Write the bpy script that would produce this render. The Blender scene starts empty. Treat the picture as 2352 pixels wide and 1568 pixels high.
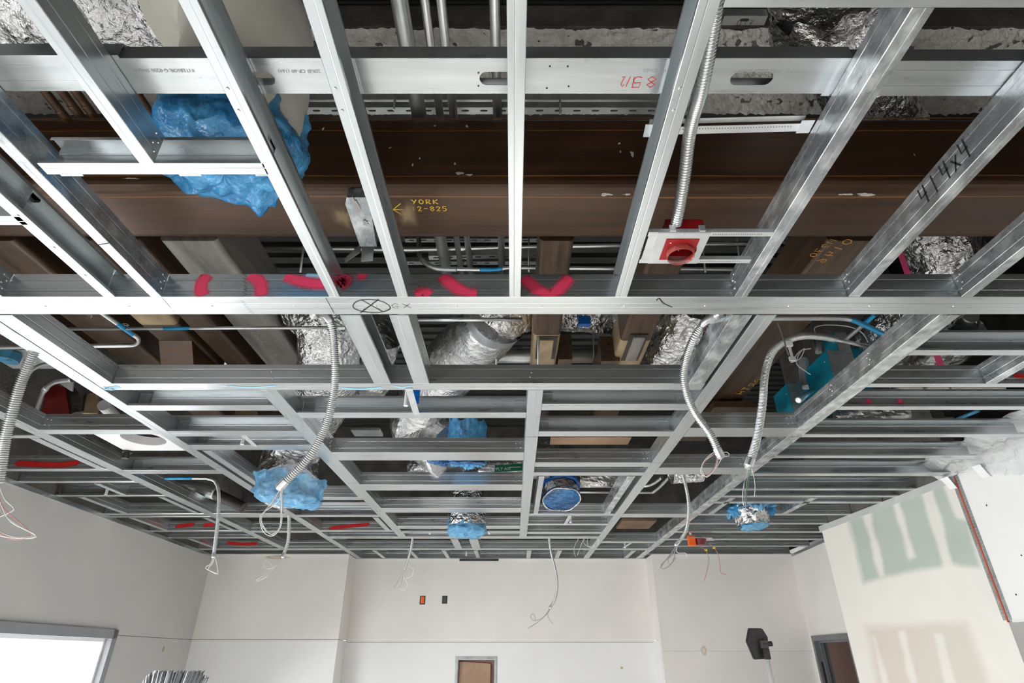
import bpy, bmesh, math, random
from mathutils import Vector, Matrix, noise
random.seed(7)
sc = bpy.context.scene
COL = sc.collection

# ---------------------------------------------------------------- camera, world, light, exposure
CZ = 1.97                                   # camera height above the slab; z below is measured from the lens
F_PX, CX, CY = 1320.0, 1178.0, 784.0
TH = math.atan2(1508 - 784, F_PX)
cam = bpy.data.cameras.new('camera')
cam.sensor_width = 36.0
cam.lens = 36.0 * F_PX / 2352
cam.shift_x = -(CX - 1176) / 2352
cam.clip_start = 0.02
camo = bpy.data.objects.new('camera', cam)
COL.objects.link(camo)
camo.location = (0, 0, CZ)
camo.rotation_euler = (math.pi / 2 + TH, 0, 0)
sc.camera = camo

wd = bpy.data.worlds.new('sky')
sc.world = wd
wd.use_nodes = True
wd.node_tree.nodes['Background'].inputs[0].default_value = (0.97, 0.985, 1.0, 1)
wd.node_tree.nodes['Background'].inputs[1].default_value = 2.2

def lamp(name, kind, loc, target, energy, color=(1, 1, 1), **kw):
    l = bpy.data.lights.new(name, kind)
    l.energy = energy
    l.color = color
    for k, v in kw.items():
        setattr(l, k, v)
    o = bpy.data.objects.new(name, l)
    COL.objects.link(o)
    o.location = loc
    o.rotation_euler = (Vector(target) - Vector(loc)).to_track_quat('-Z', 'Y').to_euler()
    return o
# daylight entering through the left-hand windows, sun falling onto the slab
lamp('sun', 'SUN', (-6, 1, 6), (-6 + 1.0, 1 + 0.12, 6 - 0.405), 19.0, (1, 0.97, 0.93), angle=0.02)
lamp('window_daylight', 'AREA', (-3.95, 4.2, 1.1), (-2.3, 4.0, -0.6), 260, (0.97, 0.985, 1), shape='RECTANGLE', size=2.9, size_y=1.7)
lamp('window_daylight', 'AREA', (-3.85, -0.2, 1.2), (-2.2, -0.1, -0.6), 300, (0.97, 0.985, 1), shape='RECTANGLE', size=3.6, size_y=1.9)
vs = sc.view_settings
vs.view_transform = 'Standard'
vs.look = 'None'
vs.gamma = 1.0
vs.use_curve_mapping = False
vs.exposure = 0.58

# ---------------------------------------------------------------- helpers
C_, S_ = math.cos(TH), math.sin(TH)
H = 1.134                                   # underside of the ceiling grid above the lens
def ray(u, v):
    t = (CY - v) / F_PX
    return Vector(((u - CX) / F_PX, C_ - S_ * t, S_ + C_ * t))
def W(u, v, z=None, y=None, x=None):        # measured image point -> point on a real plane
    r = ray(u, v)
    k = z / r.z if z is not None else (y / r.y if y is not None else x / r.x)
    return r * k
def proj(p):
    d = p[1] * C_ + p[2] * S_
    w = -p[1] * S_ + p[2] * C_
    return CX + F_PX * p[0] / d, CY - F_PX * w / d
def YH(v, z=H):
    return W(CX, v, z=z).y
def XH(u, v, z=H):
    return W(u, v, z=z).x
V = Vector

def tag(o, label=None, cat=None, group=None, kind=None):
    if label: o['label'] = label
    if cat: o['category'] = cat
    if group: o['group'] = group
    if kind: o['kind'] = kind
    return o
def thing(name, loc, label, cat, group=None):
    o = bpy.data.objects.new(name, None)
    COL.objects.link(o)
    o.empty_display_size = 0.05
    o.location = (loc[0], loc[1], loc[2] + CZ)
    return tag(o, label, cat, group)
def wloc(o):
    l = V(o.location)
    while o.parent:
        o = o.parent
        l += o.location
    return l
def obj(name, bm, mat, parent=None, smooth=False):
    """links a bmesh (built relative to the lens) as one mesh object with its origin in its own middle"""
    bm.normal_update()
    lo = V((1e9,) * 3); hi = V((-1e9,) * 3)
    for v in bm.verts:
        for i in range(3):
            lo[i] = min(lo[i], v.co[i]); hi[i] = max(hi[i], v.co[i])
    c = (lo + hi) / 2
    for v in bm.verts: v.co -= c
    me = bpy.data.meshes.new(name)
    bm.to_mesh(me); bm.free()
    for m in (mat if isinstance(mat, (list, tuple)) else [mat]):
        me.materials.append(m)
    if smooth:
        for p in me.polygons: p.use_smooth = True
    o = bpy.data.objects.new(name, me)
    COL.objects.link(o)
    c.z += CZ
    if parent:
        o.parent = parent
        o.location = c - wloc(parent)
    else:
        o.location = c
    return o
def copy_at(o, c, parent=None, rot=None):
    n = o.copy()
    COL.objects.link(n)
    c = V(c) + V((0, 0, CZ))
    n.parent = parent
    n.location = c - wloc(parent) if parent else c
    if rot is not None: n.rotation_euler = rot
    return n

def box(bm, lo, hi, bev=0.0):
    r = bmesh.ops.create_cube(bm, size=1)
    vs_ = r['verts']
    lo, hi = V(lo), V(hi)
    for v in vs_:
        v.co = V([(lo[i] + hi[i]) / 2 + v.co[i] * (hi[i] - lo[i]) for i in range(3)])
    if bev:
        es = list({e for v in vs_ for e in v.link_edges})
        bmesh.ops.bevel(bm, geom=es, offset=bev, segments=2, affect='EDGES', profile=0.6)
def prism(bm, pts, d):
    """extrudes the planar polygon pts (3-D points) by the vector d"""
    n = len(pts)
    a = [bm.verts.new(p) for p in pts]
    b = [bm.verts.new(V(p) + V(d)) for p in pts]
    bm.faces.new(a); bm.faces.new(b[::-1])
    for i in range(n):
        j = (i + 1) % n
        bm.faces.new((a[j], a[i], b[i], b[j]))
def smooth_path(pts, n=8):
    pts = [V(p) for p in pts]
    out = []
    for i in range(len(pts) - 1):
        p0 = pts[max(i - 1, 0)]; p1 = pts[i]; p2 = pts[i + 1]; p3 = pts[min(i + 2, len(pts) - 1)]
        for k in range(n):
            t = k / n
            out.append(0.5 * ((2 * p1) + (p2 - p0) * t + (2 * p0 - 5 * p1 + 4 * p2 - p3) * t * t + (3 * p1 - p0 - 3 * p2 + p3) * t ** 3))
    out.append(pts[-1])
    return out
def resample(pts, step):
    out = [pts[0]]; acc = 0
    for a, b in zip(pts, pts[1:]):
        L = (b - a).length
        if L < 1e-9: continue
        d = step - acc
        while d <= L:
            out.append(a + (b - a) * (d / L)); d += step
        acc = (acc + L) % step
    if (out[-1] - pts[-1]).length > step * 0.2: out.append(pts[-1])
    return out
def sweep(bm, pts, rf, seg=10, cap=True):
    """tube along pts; rf(i, angle, point) gives the radius"""
    pts = [V(p) for p in pts]
    t = (pts[1] - pts[0]).normalized()
    up = V((0, 0, 1)) if abs(t.z) < 0.9 else V((0, 1, 0))
    nrm = (up - t * up.dot(t)).normalized()
    rings = []
    for i, p in enumerate(pts):
        t = (pts[min(i + 1, len(pts) - 1)] - pts[max(i - 1, 0)]).normalized()
        nrm = (nrm - t * nrm.dot(t)).normalized()
        bi = t.cross(nrm)
        ring = []
        for k in range(seg):
            a = 2 * math.pi * k / seg
            r = rf(i, a, p)
            ring.append(bm.verts.new(p + (nrm * math.cos(a) + bi * math.sin(a)) * r))
        rings.append(ring)
    for a, b in zip(rings, rings[1:]):
        for k in range(seg):
            bm.faces.new((a[k], a[(k + 1) % seg], b[(k + 1) % seg], b[k]))
    if cap:
        bm.faces.new(rings[0][::-1]); bm.faces.new(rings[-1])
    return rings
def pipe(bm, pts, r, seg=12, n=8, cap=True):
    pts = smooth_path(pts, n) if n > 1 else [V(p) for p in pts]
    return sweep(bm, pts, lambda i, a, p: r, seg, cap)
def flex(bm, pts, r, pitch=0.009, seg=12):
    pts = resample(smooth_path(pts, 12), pitch / 4)
    sh = (1.10, 1.0, 0.76, 0.94)
    return sweep(bm, pts, lambda i, a, p: r * sh[i % 4], seg)
def duct(bm, pts, r, amp=0.05, step=0.018, seg=40, fine=0.03, cap=False, sd=0.0, waist=0.0):
    pts = resample(smooth_path(pts, 10), step)
    rr = r if callable(r) else (lambda f: r)
    n = len(pts)
    def rf(i, a, p):
        f = i / (n - 1)
        q = V((math.cos(a) * 1.6, math.sin(a) * 1.6, i * step * 6 + sd))
        k = 1 + amp * noise.noise(q * 1.3) + fine * noise.noise(V((q.x * 3, q.y * 3, q.z * 4.2))) + 0.6 * fine * noise.noise(V((q.x * 7, q.y * 7, q.z * 7)))
        k += waist * (0.5 + 0.5 * math.sin(i * step * 2 * math.pi / 0.085)) * -1
        return rr(f) * k
    return sweep(bm, pts, rf, seg, cap)
def plate_hole(bm, o, ex, ey, lx, ly, hc, hr, hl=0.0, th=0.0015, n=32):
    """rectangular plate lx x ly from corner o with a round or stadium hole (centre hc, radius hr, straight length hl)"""
    o, ex, ey = V(o), V(ex), V(ey)
    nz = ex.cross(ey).normalized()
    inner, outer = [], []
    cxx, cyy = hc
    angs = [2 * math.pi * k / n for k in range(n)]
    cor = [math.atan2(y - cyy, x - cxx) % (2 * math.pi) for x, y in ((0, 0), (lx, 0), (lx, ly), (0, ly))]
    for ca in cor:
        j = min(range(n), key=lambda k: abs((angs[k] - ca + math.pi) % (2 * math.pi) - math.pi))
        angs[j] = ca
    for a in angs:
        dx, dy = math.cos(a), math.sin(a)
        hx, hy = dx * hr + (hl / 2 if dx > 1e-6 else (-hl / 2 if dx < -1e-6 else 0)), dy * hr
        inner.append((cxx + hx, cyy + hy))
        k = min([(lx - cxx) / dx if dx > 1e-9 else 1e9, -cxx / dx if dx < -1e-9 else 1e9,
                 (ly - cyy) / dy if dy > 1e-9 else 1e9, -cyy / dy if dy < -1e-9 else 1e9])
        outer.append((cxx + dx * k, cyy + dy * k))
    def ring(l, h):
        return [bm.verts.new(o + ex * x + ey * y + nz * h) for x, y in l]
    a, b, c, d = ring(inner, 0), ring(outer, 0), ring(inner, th), ring(outer, th)
    for k in range(n):
        j = (k + 1) % n
        bm.faces.new((a[k], a[j], b[j], b[k])); bm.faces.new((c[j], c[k], d[k], d[j]))
        bm.faces.new((a[j], a[k], c[k], c[j])); bm.faces.new((b[k], b[j], d[j], d[k]))
def rim(bm, o, ex, ey, hc, hr, h, n=32, hr2=None, th=0.002):
    """short round collar round a hole"""
    o, ex, ey = V(o), V(ex), V(ey)
    nz = ex.cross(ey).normalized()
    hr2 = hr2 or hr
    def ring(r, z):
        return [bm.verts.new(o + ex * (hc[0] + r * math.cos(2 * math.pi * k / n)) + ey * (hc[1] + r * math.sin(2 * math.pi * k / n)) + nz * z) for k in range(n)]
    a, b, c, d = ring(hr, 0), ring(hr2, h), ring(hr2 - th, h), ring(hr - th, 0)
    for r1, r2 in ((a, b), (b, c), (c, d), (d, a)):
        for k in range(n):
            bm.faces.new((r1[k], r1[(k + 1) % n], r2[(k + 1) % n], r2[k]))

# ---- cold-formed C stud: web on one side, two flanges with lips, two shallow stiffening ribs in the web
T = 0.0016
def c_profile(w, d, lip=0.011):
    g = 0.0007
    outer = [(w, lip), (w, 0.001), (w - 0.001, 0), (w * 0.62, 0), (w * 0.58, 0.0004), (w * 0.54, 0), (0.0015, 0), (0, 0.0015),
             (0, d * .24), (g, d * .26), (g, d * .29), (0, d * .31), (0, d * .69), (g, d * .71), (g, d * .74), (0, d * .76),
             (0, d - 0.0015), (0.0015, d), (w - 0.001, d), (w, d - 0.001), (w, d - lip)]
    inner = [(w - T, d - lip), (w - T, d - T), (T, d - T), (T, d * .76), (T + g, d * .74), (T + g, d * .71), (T, d * .69), (T, d * .31),
             (T + g, d * .29), (T + g, d * .26), (T, d * .24), (T, T), (w - T, T), (w - T, lip)]
    return outer + inner
def stud_y(bm, x0, x1, y0, y1, web, z=H, d=0.098):
    """stud running along y, web = -1 (at x0) or 1 (at x1)"""
    w = x1 - x0
    pr = [((x0 + a) if web < 0 else (x1 - a), y0, z + b) for a, b in c_profile(w, d)]
    prism(bm, pr, (0, y1 - y0, 0))
    bmesh.ops.recalc_face_normals(bm, faces=bm.faces)
def stud_x(bm, x0, x1, y0, y1, near, z=H, d=0.098):
    """stud running along x, near=True: the solid web faces the camera side, else the open side does"""
    w = y1 - y0
    pr = [(x0, (y0 + a) if near else (y1 - a), z + b) for a, b in c_profile(w, d)]
    prism(bm, pr, (x1 - x0, 0, 0))
    bmesh.ops.recalc_face_normals(bm, faces=bm.faces)

# ---- flat writing and paint: ribbons lying on a surface
def ribbon(bm, pts, nrm, w, lift=0.0007, zlim=None):
    pts = [V(p) for p in pts]; nrm = V(nrm).normalized()
    lay = bm.loops.layers.float_color.get('edge') or bm.loops.layers.float_color.new('edge')
    rows = []
    n = len(pts)
    for i, p in enumerate(pts):
        t = (pts[min(i + 1, n - 1)] - pts[max(i - 1, 0)]).normalized()
        s = nrm.cross(t).normalized()
        rows.append([bm.verts.new(p + s * (w / 2 * k) + nrm * lift) for k in (-1, -.15, .15, 1)])
    if zlim:
        for r_ in rows:
            for v_ in r_: v_.co.z = max(zlim[0], min(zlim[1], v_.co.z))
    for a, b in zip(rows, rows[1:]):
        for k in range(3):
            f = bm.faces.new((a[k], a[k + 1], b[k + 1], b[k]))
            for lp in f.loops:
                e = 1.0 if (lp.vert in (a[1], a[2], b[1], b[2])) else 0.0
                if lp.vert in rows[0] or lp.vert in rows[-1]: e = min(e, 0.35)
                lp[lay] = (e, e, e, 1)
GL = {  # stroke letters in a 0..1 box
 '0': [[(.5, 0), (.1, .25), (.1, .75), (.5, 1), (.9, .75), (.9, .25), (.5, 0)]], '1': [[(.5, 0), (.5, 1)]],
 '2': [[(.1, .75), (.4, 1), (.85, .8), (.6, .4), (.1, 0), (.9, .05)]], '3': [[(.1, .9), (.6, 1), (.85, .75), (.4, .52), (.85, .3), (.5, 0), (.1, .1)]],
 '4': [[(.1, 1), (.1, .45), (.9, .5)], [(.75, 1), (.65, 0)]], '5': [[(.9, 1), (.2, 1), (.15, .55), (.7, .6), (.85, .25), (.5, 0), (.1, .08)]],
 '6': [[(.8, 1), (.2, .55), (.15, .15), (.5, 0), (.85, .2), (.7, .48), (.2, .4)]], '7': [[(.1, 1), (.9, 1), (.4, 0)], [(.3, .5), (.8, .5)]],
 '8': [[(.5, .52), (.12, .75), (.5, 1), (.88, .75), (.5, .52), (.1, .25), (.5, 0), (.9, .25), (.5, .52)]],
 '9': [[(.85, .7), (.5, .5), (.15, .75), (.5, 1), (.85, .75), (.75, 0)]],
 'X': [[(.05, 1), (.95, 0)], [(.95, 1), (.05, 0)]], 'x': [[(.1, .65), (.85, .05)], [(.85, .7), (.1, 0)]], 'G': [[(.9, .85), (.5, 1), (.1, .6), (.2, .1), (.7, 0), (.85, .4), (.5, .4)]],
 'Y': [[(.05, 1), (.45, .5)], [(.95, 1), (.3, 0)]], 'O': [[(.5, 0), (.1, .3), (.15, .8), (.5, 1), (.9, .7), (.8, .2), (.5, 0)]],
 'R': [[(.1, 0), (.15, 1), (.8, .9), (.7, .55), (.15, .5), (.9, 0)]], 'K': [[(.15, 1), (.1, 0)], [(.9, 1), (.15, .5), (.95, 0)]], 'T': [[(.05, 1), (.95, 1)], [(.5, 1), (.45, 0)]],
 'S': [[(.9, .85), (.5, 1), (.15, .75), (.8, .3), (.5, 0), (.1, .15)]], 'D': [[(.15, 0), (.15, 1), (.7, .85), (.85, .4), (.15, 0)]],
 'M': [[(.05, 0), (.15, 1), (.5, .35), (.85, 1), (.95, 0)]], '-': [[(.1, .5), (.9, .5)]], '.': [[(.4, .05), (.55, .1)]], '/': [[(.15, 0), (.85, 1)]], 'N': [[(.1, 0), (.1, 1), (.9, 0), (.9, 1)]],
 'V': [[(.05, 1), (.5, 0), (.95, 1)]], 'E': [[(.9, 1), (.1, 1), (.1, 0), (.9, 0)], [(.1, .5), (.7, .5)]], 'H': [[(.1, 0), (.1, 1)], [(.9, 0), (.9, 1)], [(.1, .5), (.9, .5)]],
 'A': [[(.05, 0), (.5, 1), (.95, 0)], [(.25, .4), (.75, .4)]], 'I': [[(.5, 0), (.5, 1)]], 'P': [[(.1, 0), (.1, 1), (.8, .9), (.75, .5), (.1, .45)]], 'L': [[(.1, 1), (.1, 0), (.9, .05)]], ' ': []}
def write(bm, text, o, ex, ey, h, w, pen, nrm):
    o, ex, ey = V(o), V(ex).normalized(), V(ey).normalized()
    for i, ch in enumerate(text):
        for st in GL.get(ch, []):
            ribbon(bm, [o + ex * ((i + a * .75) * w) + ey * (b * h) for a, b in st], nrm, pen)
def text_obj(name, body, o, ex, ey, size, mat, parent):
    cu = bpy.data.curves.new(name, 'FONT')
    cu.body = body; cu.size = size; cu.resolution_u = 2
    t0 = bpy.data.objects.new(name, cu)
    COL.objects.link(t0)
    bpy.context.view_layer.update()
    me = bpy.data.meshes.new_from_object(t0.evaluated_get(bpy.context.evaluated_depsgraph_get()))
    bpy.data.objects.remove(t0)
    me.materials.clear(); me.materials.append(mat)
    t = bpy.data.objects.new(name, me)
    COL.objects.link(t)
    ex, ey = V(ex).normalized(), V(ey).normalized()
    m = Matrix((ex, ey, ex.cross(ey))).transposed()
    t.rotation_euler = m.to_euler()
    t.parent = parent
    t.location = V(o) + V((0, 0, CZ)) - wloc(parent)
    return t

# ---------------------------------------------------------------- materials
def pm(name, col, met=0.0, rough=0.5, col2=None, scale=6.0, stretch=(1, 1, 1), bump=0.0, bscale=60.0, rvar=0.0, detail=6.0, alpha=1.0, trans=0.0,
       lo=0.35, hi=0.65, coord='Object', voro=0.0, spec=0.5, bdist=0.01, emit=None):
    m = bpy.data.materials.new(name)
    m.use_nodes = True
    nt = m.node_tree; N = nt.nodes; L = nt.links
    b = N['Principled BSDF']
    b.inputs['Base Color'].default_value = (*col, 1)
    b.inputs['Metallic'].default_value = met
    b.inputs['Roughness'].default_value = rough
    b.inputs['Alpha'].default_value = alpha
    b.inputs['Transmission Weight'].default_value = trans
    b.inputs['Specular IOR Level'].default_value = spec
    tc = N.new('ShaderNodeTexCoord')
    mp = N.new('ShaderNodeMapping')
    mp.inputs['Scale'].default_value = stretch
    L.new(tc.outputs[coord], mp.inputs[0])
    if col2 is not None:
        n = N.new('ShaderNodeTexNoise')
        n.inputs['Scale'].default_value = scale; n.inputs['Detail'].default_value = detail; n.inputs['Roughness'].default_value = 0.6
        L.new(mp.outputs[0], n.inputs['Vector'])
        r = N.new('ShaderNodeValToRGB')
        r.color_ramp.elements[0].position = lo; r.color_ramp.elements[0].color = (*col, 1)
        r.color_ramp.elements[1].position = hi; r.color_ramp.elements[1].color = (*col2, 1)
        L.new(n.outputs[0], r.inputs[0])
        L.new(r.outputs[0], b.inputs['Base Color'])
        if rvar:
            mr = N.new('ShaderNodeMapRange')
            mr.inputs['To Min'].default_value = rough - rvar; mr.inputs['To Max'].default_value = rough + rvar
            mr.inputs['From Min'].default_value = 0.3; mr.inputs['From Max'].default_value = 0.7
            L.new(n.outputs[0], mr.inputs[0]); L.new(mr.outputs[0], b.inputs['Roughness'])
    if bump:
        if voro:
            n2 = N.new('ShaderNodeTexVoronoi'); n2.inputs['Scale'].default_value = bscale
            n2.feature = 'F1'
        else:
            n2 = N.new('ShaderNodeTexNoise'); n2.inputs['Scale'].default_value = bscale; n2.inputs['Detail'].default_value = 4
        L.new(mp.outputs[0], n2.inputs['Vector'])
        bp = N.new('ShaderNodeBump'); bp.inputs['Strength'].default_value = bump; bp.inputs['Distance'].default_value = bdist
        L.new(n2.outputs[0], bp.inputs['Height']); L.new(bp.outputs[0], b.inputs['Normal'])
    if emit:
        b.inputs['Emission Color'].default_value = (*emit[0], 1); b.inputs['Emission Strength'].default_value = emit[1]
    return m
M = {}
M['galv_y'] = pm('galvanised_steel_lengthwise', (.53, .575, .595), .9, .30, (.65, .685, .70), 5, (7, .6, 7), 0, 30, .04, lo=.25, hi=.75)
M['galv_x'] = pm('galvanised_steel_crosswise', (.53, .565, .58), .9, .30, (.65, .675, .685), 5, (.6, 7, 7), 0, 30, .04, lo=.25, hi=.75)
M['galv_mottled'] = pm('weathered_galvanised_steel', (.46, .49, .51), .85, .30, (.78, .82, .83), 11, (1.6, 1.0, 1.6), 0, 40, .08, lo=.46, hi=.62, detail=9)
M['galv_dark'] = pm('dull_galvanised_steel', (.36, .38, .39), .8, .45, (.52, .54, .55), 6, (2, 2, 2), .08, 20, .08)
M['zinc'] = pm('bright_zinc_plate', (.62, .65, .66), .75, .38, (.74, .76, .77), 10, (1, 1, 1))
M['conduit'] = pm('galvanised_conduit', (.60, .62, .63), .9, .33, (.74, .75, .76), 8)
M['conduit_dull'] = pm('dull_conduit', (.42, .44, .44), .85, .42, (.55, .57, .57), 8)
M['flex'] = pm('flexible_metal_conduit', (.58, .60, .60), .9, .34, (.70, .72, .72), 10)
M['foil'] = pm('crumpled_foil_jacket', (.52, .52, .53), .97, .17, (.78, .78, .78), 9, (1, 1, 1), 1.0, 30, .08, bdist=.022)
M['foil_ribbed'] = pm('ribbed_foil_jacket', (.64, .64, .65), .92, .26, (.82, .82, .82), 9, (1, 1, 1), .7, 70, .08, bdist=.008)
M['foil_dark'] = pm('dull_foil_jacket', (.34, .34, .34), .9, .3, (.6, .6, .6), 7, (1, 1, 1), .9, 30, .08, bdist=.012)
M['cream'] = pm('cream_duct_jacket', (.56, .54, .46), 0, .45, (.66, .64, .57), 3, (1, 1, 1), .1, 20)
M['rust'] = pm('mill_scale_steel', (.030, .017, .010), .35, .34, (.115, .055, .026), 5, (.22, 4, 4), .05, 60, .06, lo=.2, hi=.85, detail=9)
M['rust_y'] = pm('mill_scale_steel_lengthwise', (.040, .026, .017), .3, .38, (.12, .072, .042), 5, (7, .4, 7), .12, 60, .1, lo=.3, hi=.72)
M['grey_steel'] = pm('grey_mill_steel', (.17, .16, .15), .5, .42, (.33, .31, .28), 3, (5, .6, 5), .1, 50, .1)
M['primer'] = pm('heat_tinted_steel', (.25, .175, .095), .3, .45, (.46, .35, .21), 7, (1, 1, 1), .2, 40, lo=.3, hi=.7)
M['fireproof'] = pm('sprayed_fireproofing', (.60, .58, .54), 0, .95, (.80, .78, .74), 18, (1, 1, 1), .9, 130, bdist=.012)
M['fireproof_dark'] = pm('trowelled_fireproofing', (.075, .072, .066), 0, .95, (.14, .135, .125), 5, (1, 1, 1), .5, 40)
M['deck'] = pm('metal_deck', (.035, .036, .037), .3, .5, (.075, .077, .077), 4, (.6, 6, 6))
M['black'] = pm('plain_black', (.015, .015, .016), 0, .5)
M['dark'] = pm('dark_iron', (.035, .032, .03), .4, .5, (.07, .06, .055), 8)
M['blue_film'] = pm('blue_plastic_film', (.015, .20, .50), 0, .17, (.11, .46, .80), 8, (1, 1, 1), .8, 30, alpha=.80, trans=.1, lo=.3, hi=.72, bdist=.02)
M['blue_light'] = pm('pale_blue_plastic_film', (.05, .32, .66), 0, .16, (.26, .62, .90), 8, (1, 1, 1), .8, 30, alpha=.74, trans=.1, lo=.3, hi=.7, bdist=.02)
M['blue_deep'] = pm('taut_blue_film', (.006, .045, .14), 0, .16, (.012, .12, .32), 6, (1, 1, 1), .5, 14, alpha=.97, bdist=.02)
M['clear_film'] = pm('clear_plastic_sheet', (.82, .84, .86), 0, .14, (.92, .94, .95), 4, (1, 1, 1), .8, 16, alpha=.62, bdist=.04)
M['white_film'] = pm('white_tape', (.86, .87, .88), 0, .4)
M['teal'] = pm('teal_painted_steel', (.0, .21, .34), .25, .38, (.02, .36, .50), 4, (1, 1, 1), .05, 60, .06, lo=.3, hi=.7)
M['blue_box'] = pm('blue_painted_box', (.04, .20, .36), .2, .4, (.08, .32, .50), 5)
M['blue_paint'] = pm('blue_marking_paint', (.02, .34, .68), .1, .35)
M['blue_fitting'] = pm('blue_plastic', (.0, .12, .50), 0, .35)
M['red_box'] = pm('red_painted_steel', (.27, .006, .010), .2, .35, (.33, .010, .012), 5)
M['red_dark'] = pm('dark_red_paint', (.12, .006, .005), .1, .5, (.22, .012, .008), 5)
M['red_lens'] = pm('clear_red_ring', (.40, .06, .05), 0, .12, alpha=.6)
M['orange'] = pm('orange_plastic', (.85, .13, .01), 0, .4)
M['maroon'] = pm('maroon_plastic', (.16, .015, .02), 0, .3)
M['yellow'] = pm('yellow_connector', (.85, .60, .03), 0, .4)
M['pink_strap'] = pm('pink_strap', (.62, .06, .17), 0, .6)
M['white_plate'] = pm('white_enamel', (.80, .80, .82), 0, .4)
M['wire'] = pm('white_wire', (.82, .81, .78), 0, .45)
M['wire_grey'] = pm('grey_wire', (.40, .40, .40), .2, .45)
M['wire_red'] = pm('red_wire', (.55, .22, .20), 0, .45)
M['wire_green'] = pm('green_wire', (.10, .30, .16), 0, .45)
M['green_label'] = pm('green_label', (.01, .20, .10), 0, .4)
M['white_ink'] = pm('white_lettering', (.85, .85, .85), 0, .5)
M['card'] = pm('corrugated_card', (.34, .22, .14), 0, .8, (.42, .28, .19), 5)
M['brown_board'] = pm('brown_panel', (.16, .085, .065), 0, .6, (.22, .12, .095), 5)
M['pole'] = pm('white_pole', (.78, .78, .78), .2, .35)
M['lamp_black'] = pm('black_housing', (.022, .022, .024), 0, .42, (.04, .04, .042), 20)
M['lamp_grey'] = pm('dark_grey_fin', (.07, .07, .075), .2, .45)
M['frame_grey'] = pm('grey_door_frame', (.16, .165, .18), .1, .45, (.19, .20, .21), 4)
M['window_frame'] = pm('grey_window_frame', (.27, .28, .30), .2, .45, (.31, .32, .34), 4)
M['wall'] = pm('taped_plasterboard', (.79, .765, .73), 0, .75, (.84, .815, .775), 1.6, (1, 1, 1), .02, 80)
M['wall_low'] = pm('primed_plasterboard', (.82, .82, .815), 0, .7, (.86, .86, .855), 1.2, (1, 1, 1), .02, 80)
M['wall_left'] = pm('shade_grey_plasterboard', (.56, .555, .55), 0, .75, (.60, .59, .58), 1.1, (1, 1, 1), .02, 80)  # shade on the window wall is put into this darker base colour
M['wall_brown'] = pm('brown_painted_wall', (.30, .20, .17), 0, .75, (.32, .21, .18), 2)
M['wall_beige'] = pm('beige_wall', (.50, .47, .41), 0, .8, (.53, .50, .44), 2)
M['floor'] = pm('concrete_slab', (.66, .65, .62), 0, .7, (.72, .71, .68), 2, (1, 1, 1), .1, 30)
M['ink'] = pm('black_marker', (.012, .012, .012), 0, .5)
M['ink_red'] = pm('red_marker', (.55, .03, .02), 0, .5)
M['ink_yellow'] = pm('yellow_paint_marker', (.78, .52, .05), 0, .5)
M['ink_orange'] = pm('orange_paint_marker', (.50, .24, .03), 0, .5)
M['ink_faint'] = pm('grey_stamp_ink', (.33, .33, .33), 0, .5)
M['seam'] = pm('dark_seam', (.03, .03, .03), 0, .6)
M['smear'] = pm('plaster_smear', (.55, .52, .49), 0, .9)
M['bristle'] = pm('grey_fibre', (.22, .26, .30), 0, .6, (.5, .55, .6), 90, (1, 1, 1))
M['mesh_green'] = pm('green_plasterboard', (.42, .47, .42), 0, .75)
def soft(name, col, rough=.45):
    """paint whose ribbon edges fade out like overspray"""
    m = pm(name, col, 0, rough)
    nt = m.node_tree; N = nt.nodes; L = nt.links
    a = N.new('ShaderNodeAttribute'); a.attribute_name = 'edge'
    n = N.new('ShaderNodeTexNoise'); n.inputs['Scale'].default_value = 260
    ad = N.new('ShaderNodeMath'); ad.operation = 'MULTIPLY_ADD'; ad.inputs[1].default_value = .5; ad.inputs[2].default_value = -.25
    L.new(n.outputs[0], ad.inputs[0])
    s = N.new('ShaderNodeMath'); s.operation = 'ADD'
    L.new(a.outputs['Fac'], s.inputs[0]); L.new(ad.outputs[0], s.inputs[1])
    r = N.new('ShaderNodeMapRange'); r.interpolation_type = 'SMOOTHSTEP'
    r.inputs['From Min'].default_value = .1; r.inputs['From Max'].default_value = .85
    L.new(s.outputs[0], r.inputs[0]); L.new(r.outputs[0], N['Principled BSDF'].inputs['Alpha'])
    return m
M['spray_pink'] = soft('pink_spray_paint', (.80, .055, .13))
M['spray_red'] = soft('red_spray_paint', (.55, .012, .012))
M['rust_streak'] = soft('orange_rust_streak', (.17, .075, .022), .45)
M['tint'] = soft('heat_tinted_scale', (.26, .18, .09), .45)
M['spray_blue'] = soft('pale_blue_spray', (.30, .58, .74))
def vcol_mat(name):
    m = pm(name, (.8, .8, .8), 0, .75, bump=.02, bscale=80)
    a = m.node_tree.nodes.new('ShaderNodeAttribute'); a.attribute_name = 'paint'
    m.node_tree.links.new(a.outputs['Color'], m.node_tree.nodes['Principled BSDF'].inputs['Base Color'])
    return m
M['painted_wall'] = vcol_mat('skimmed_plasterboard')
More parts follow.
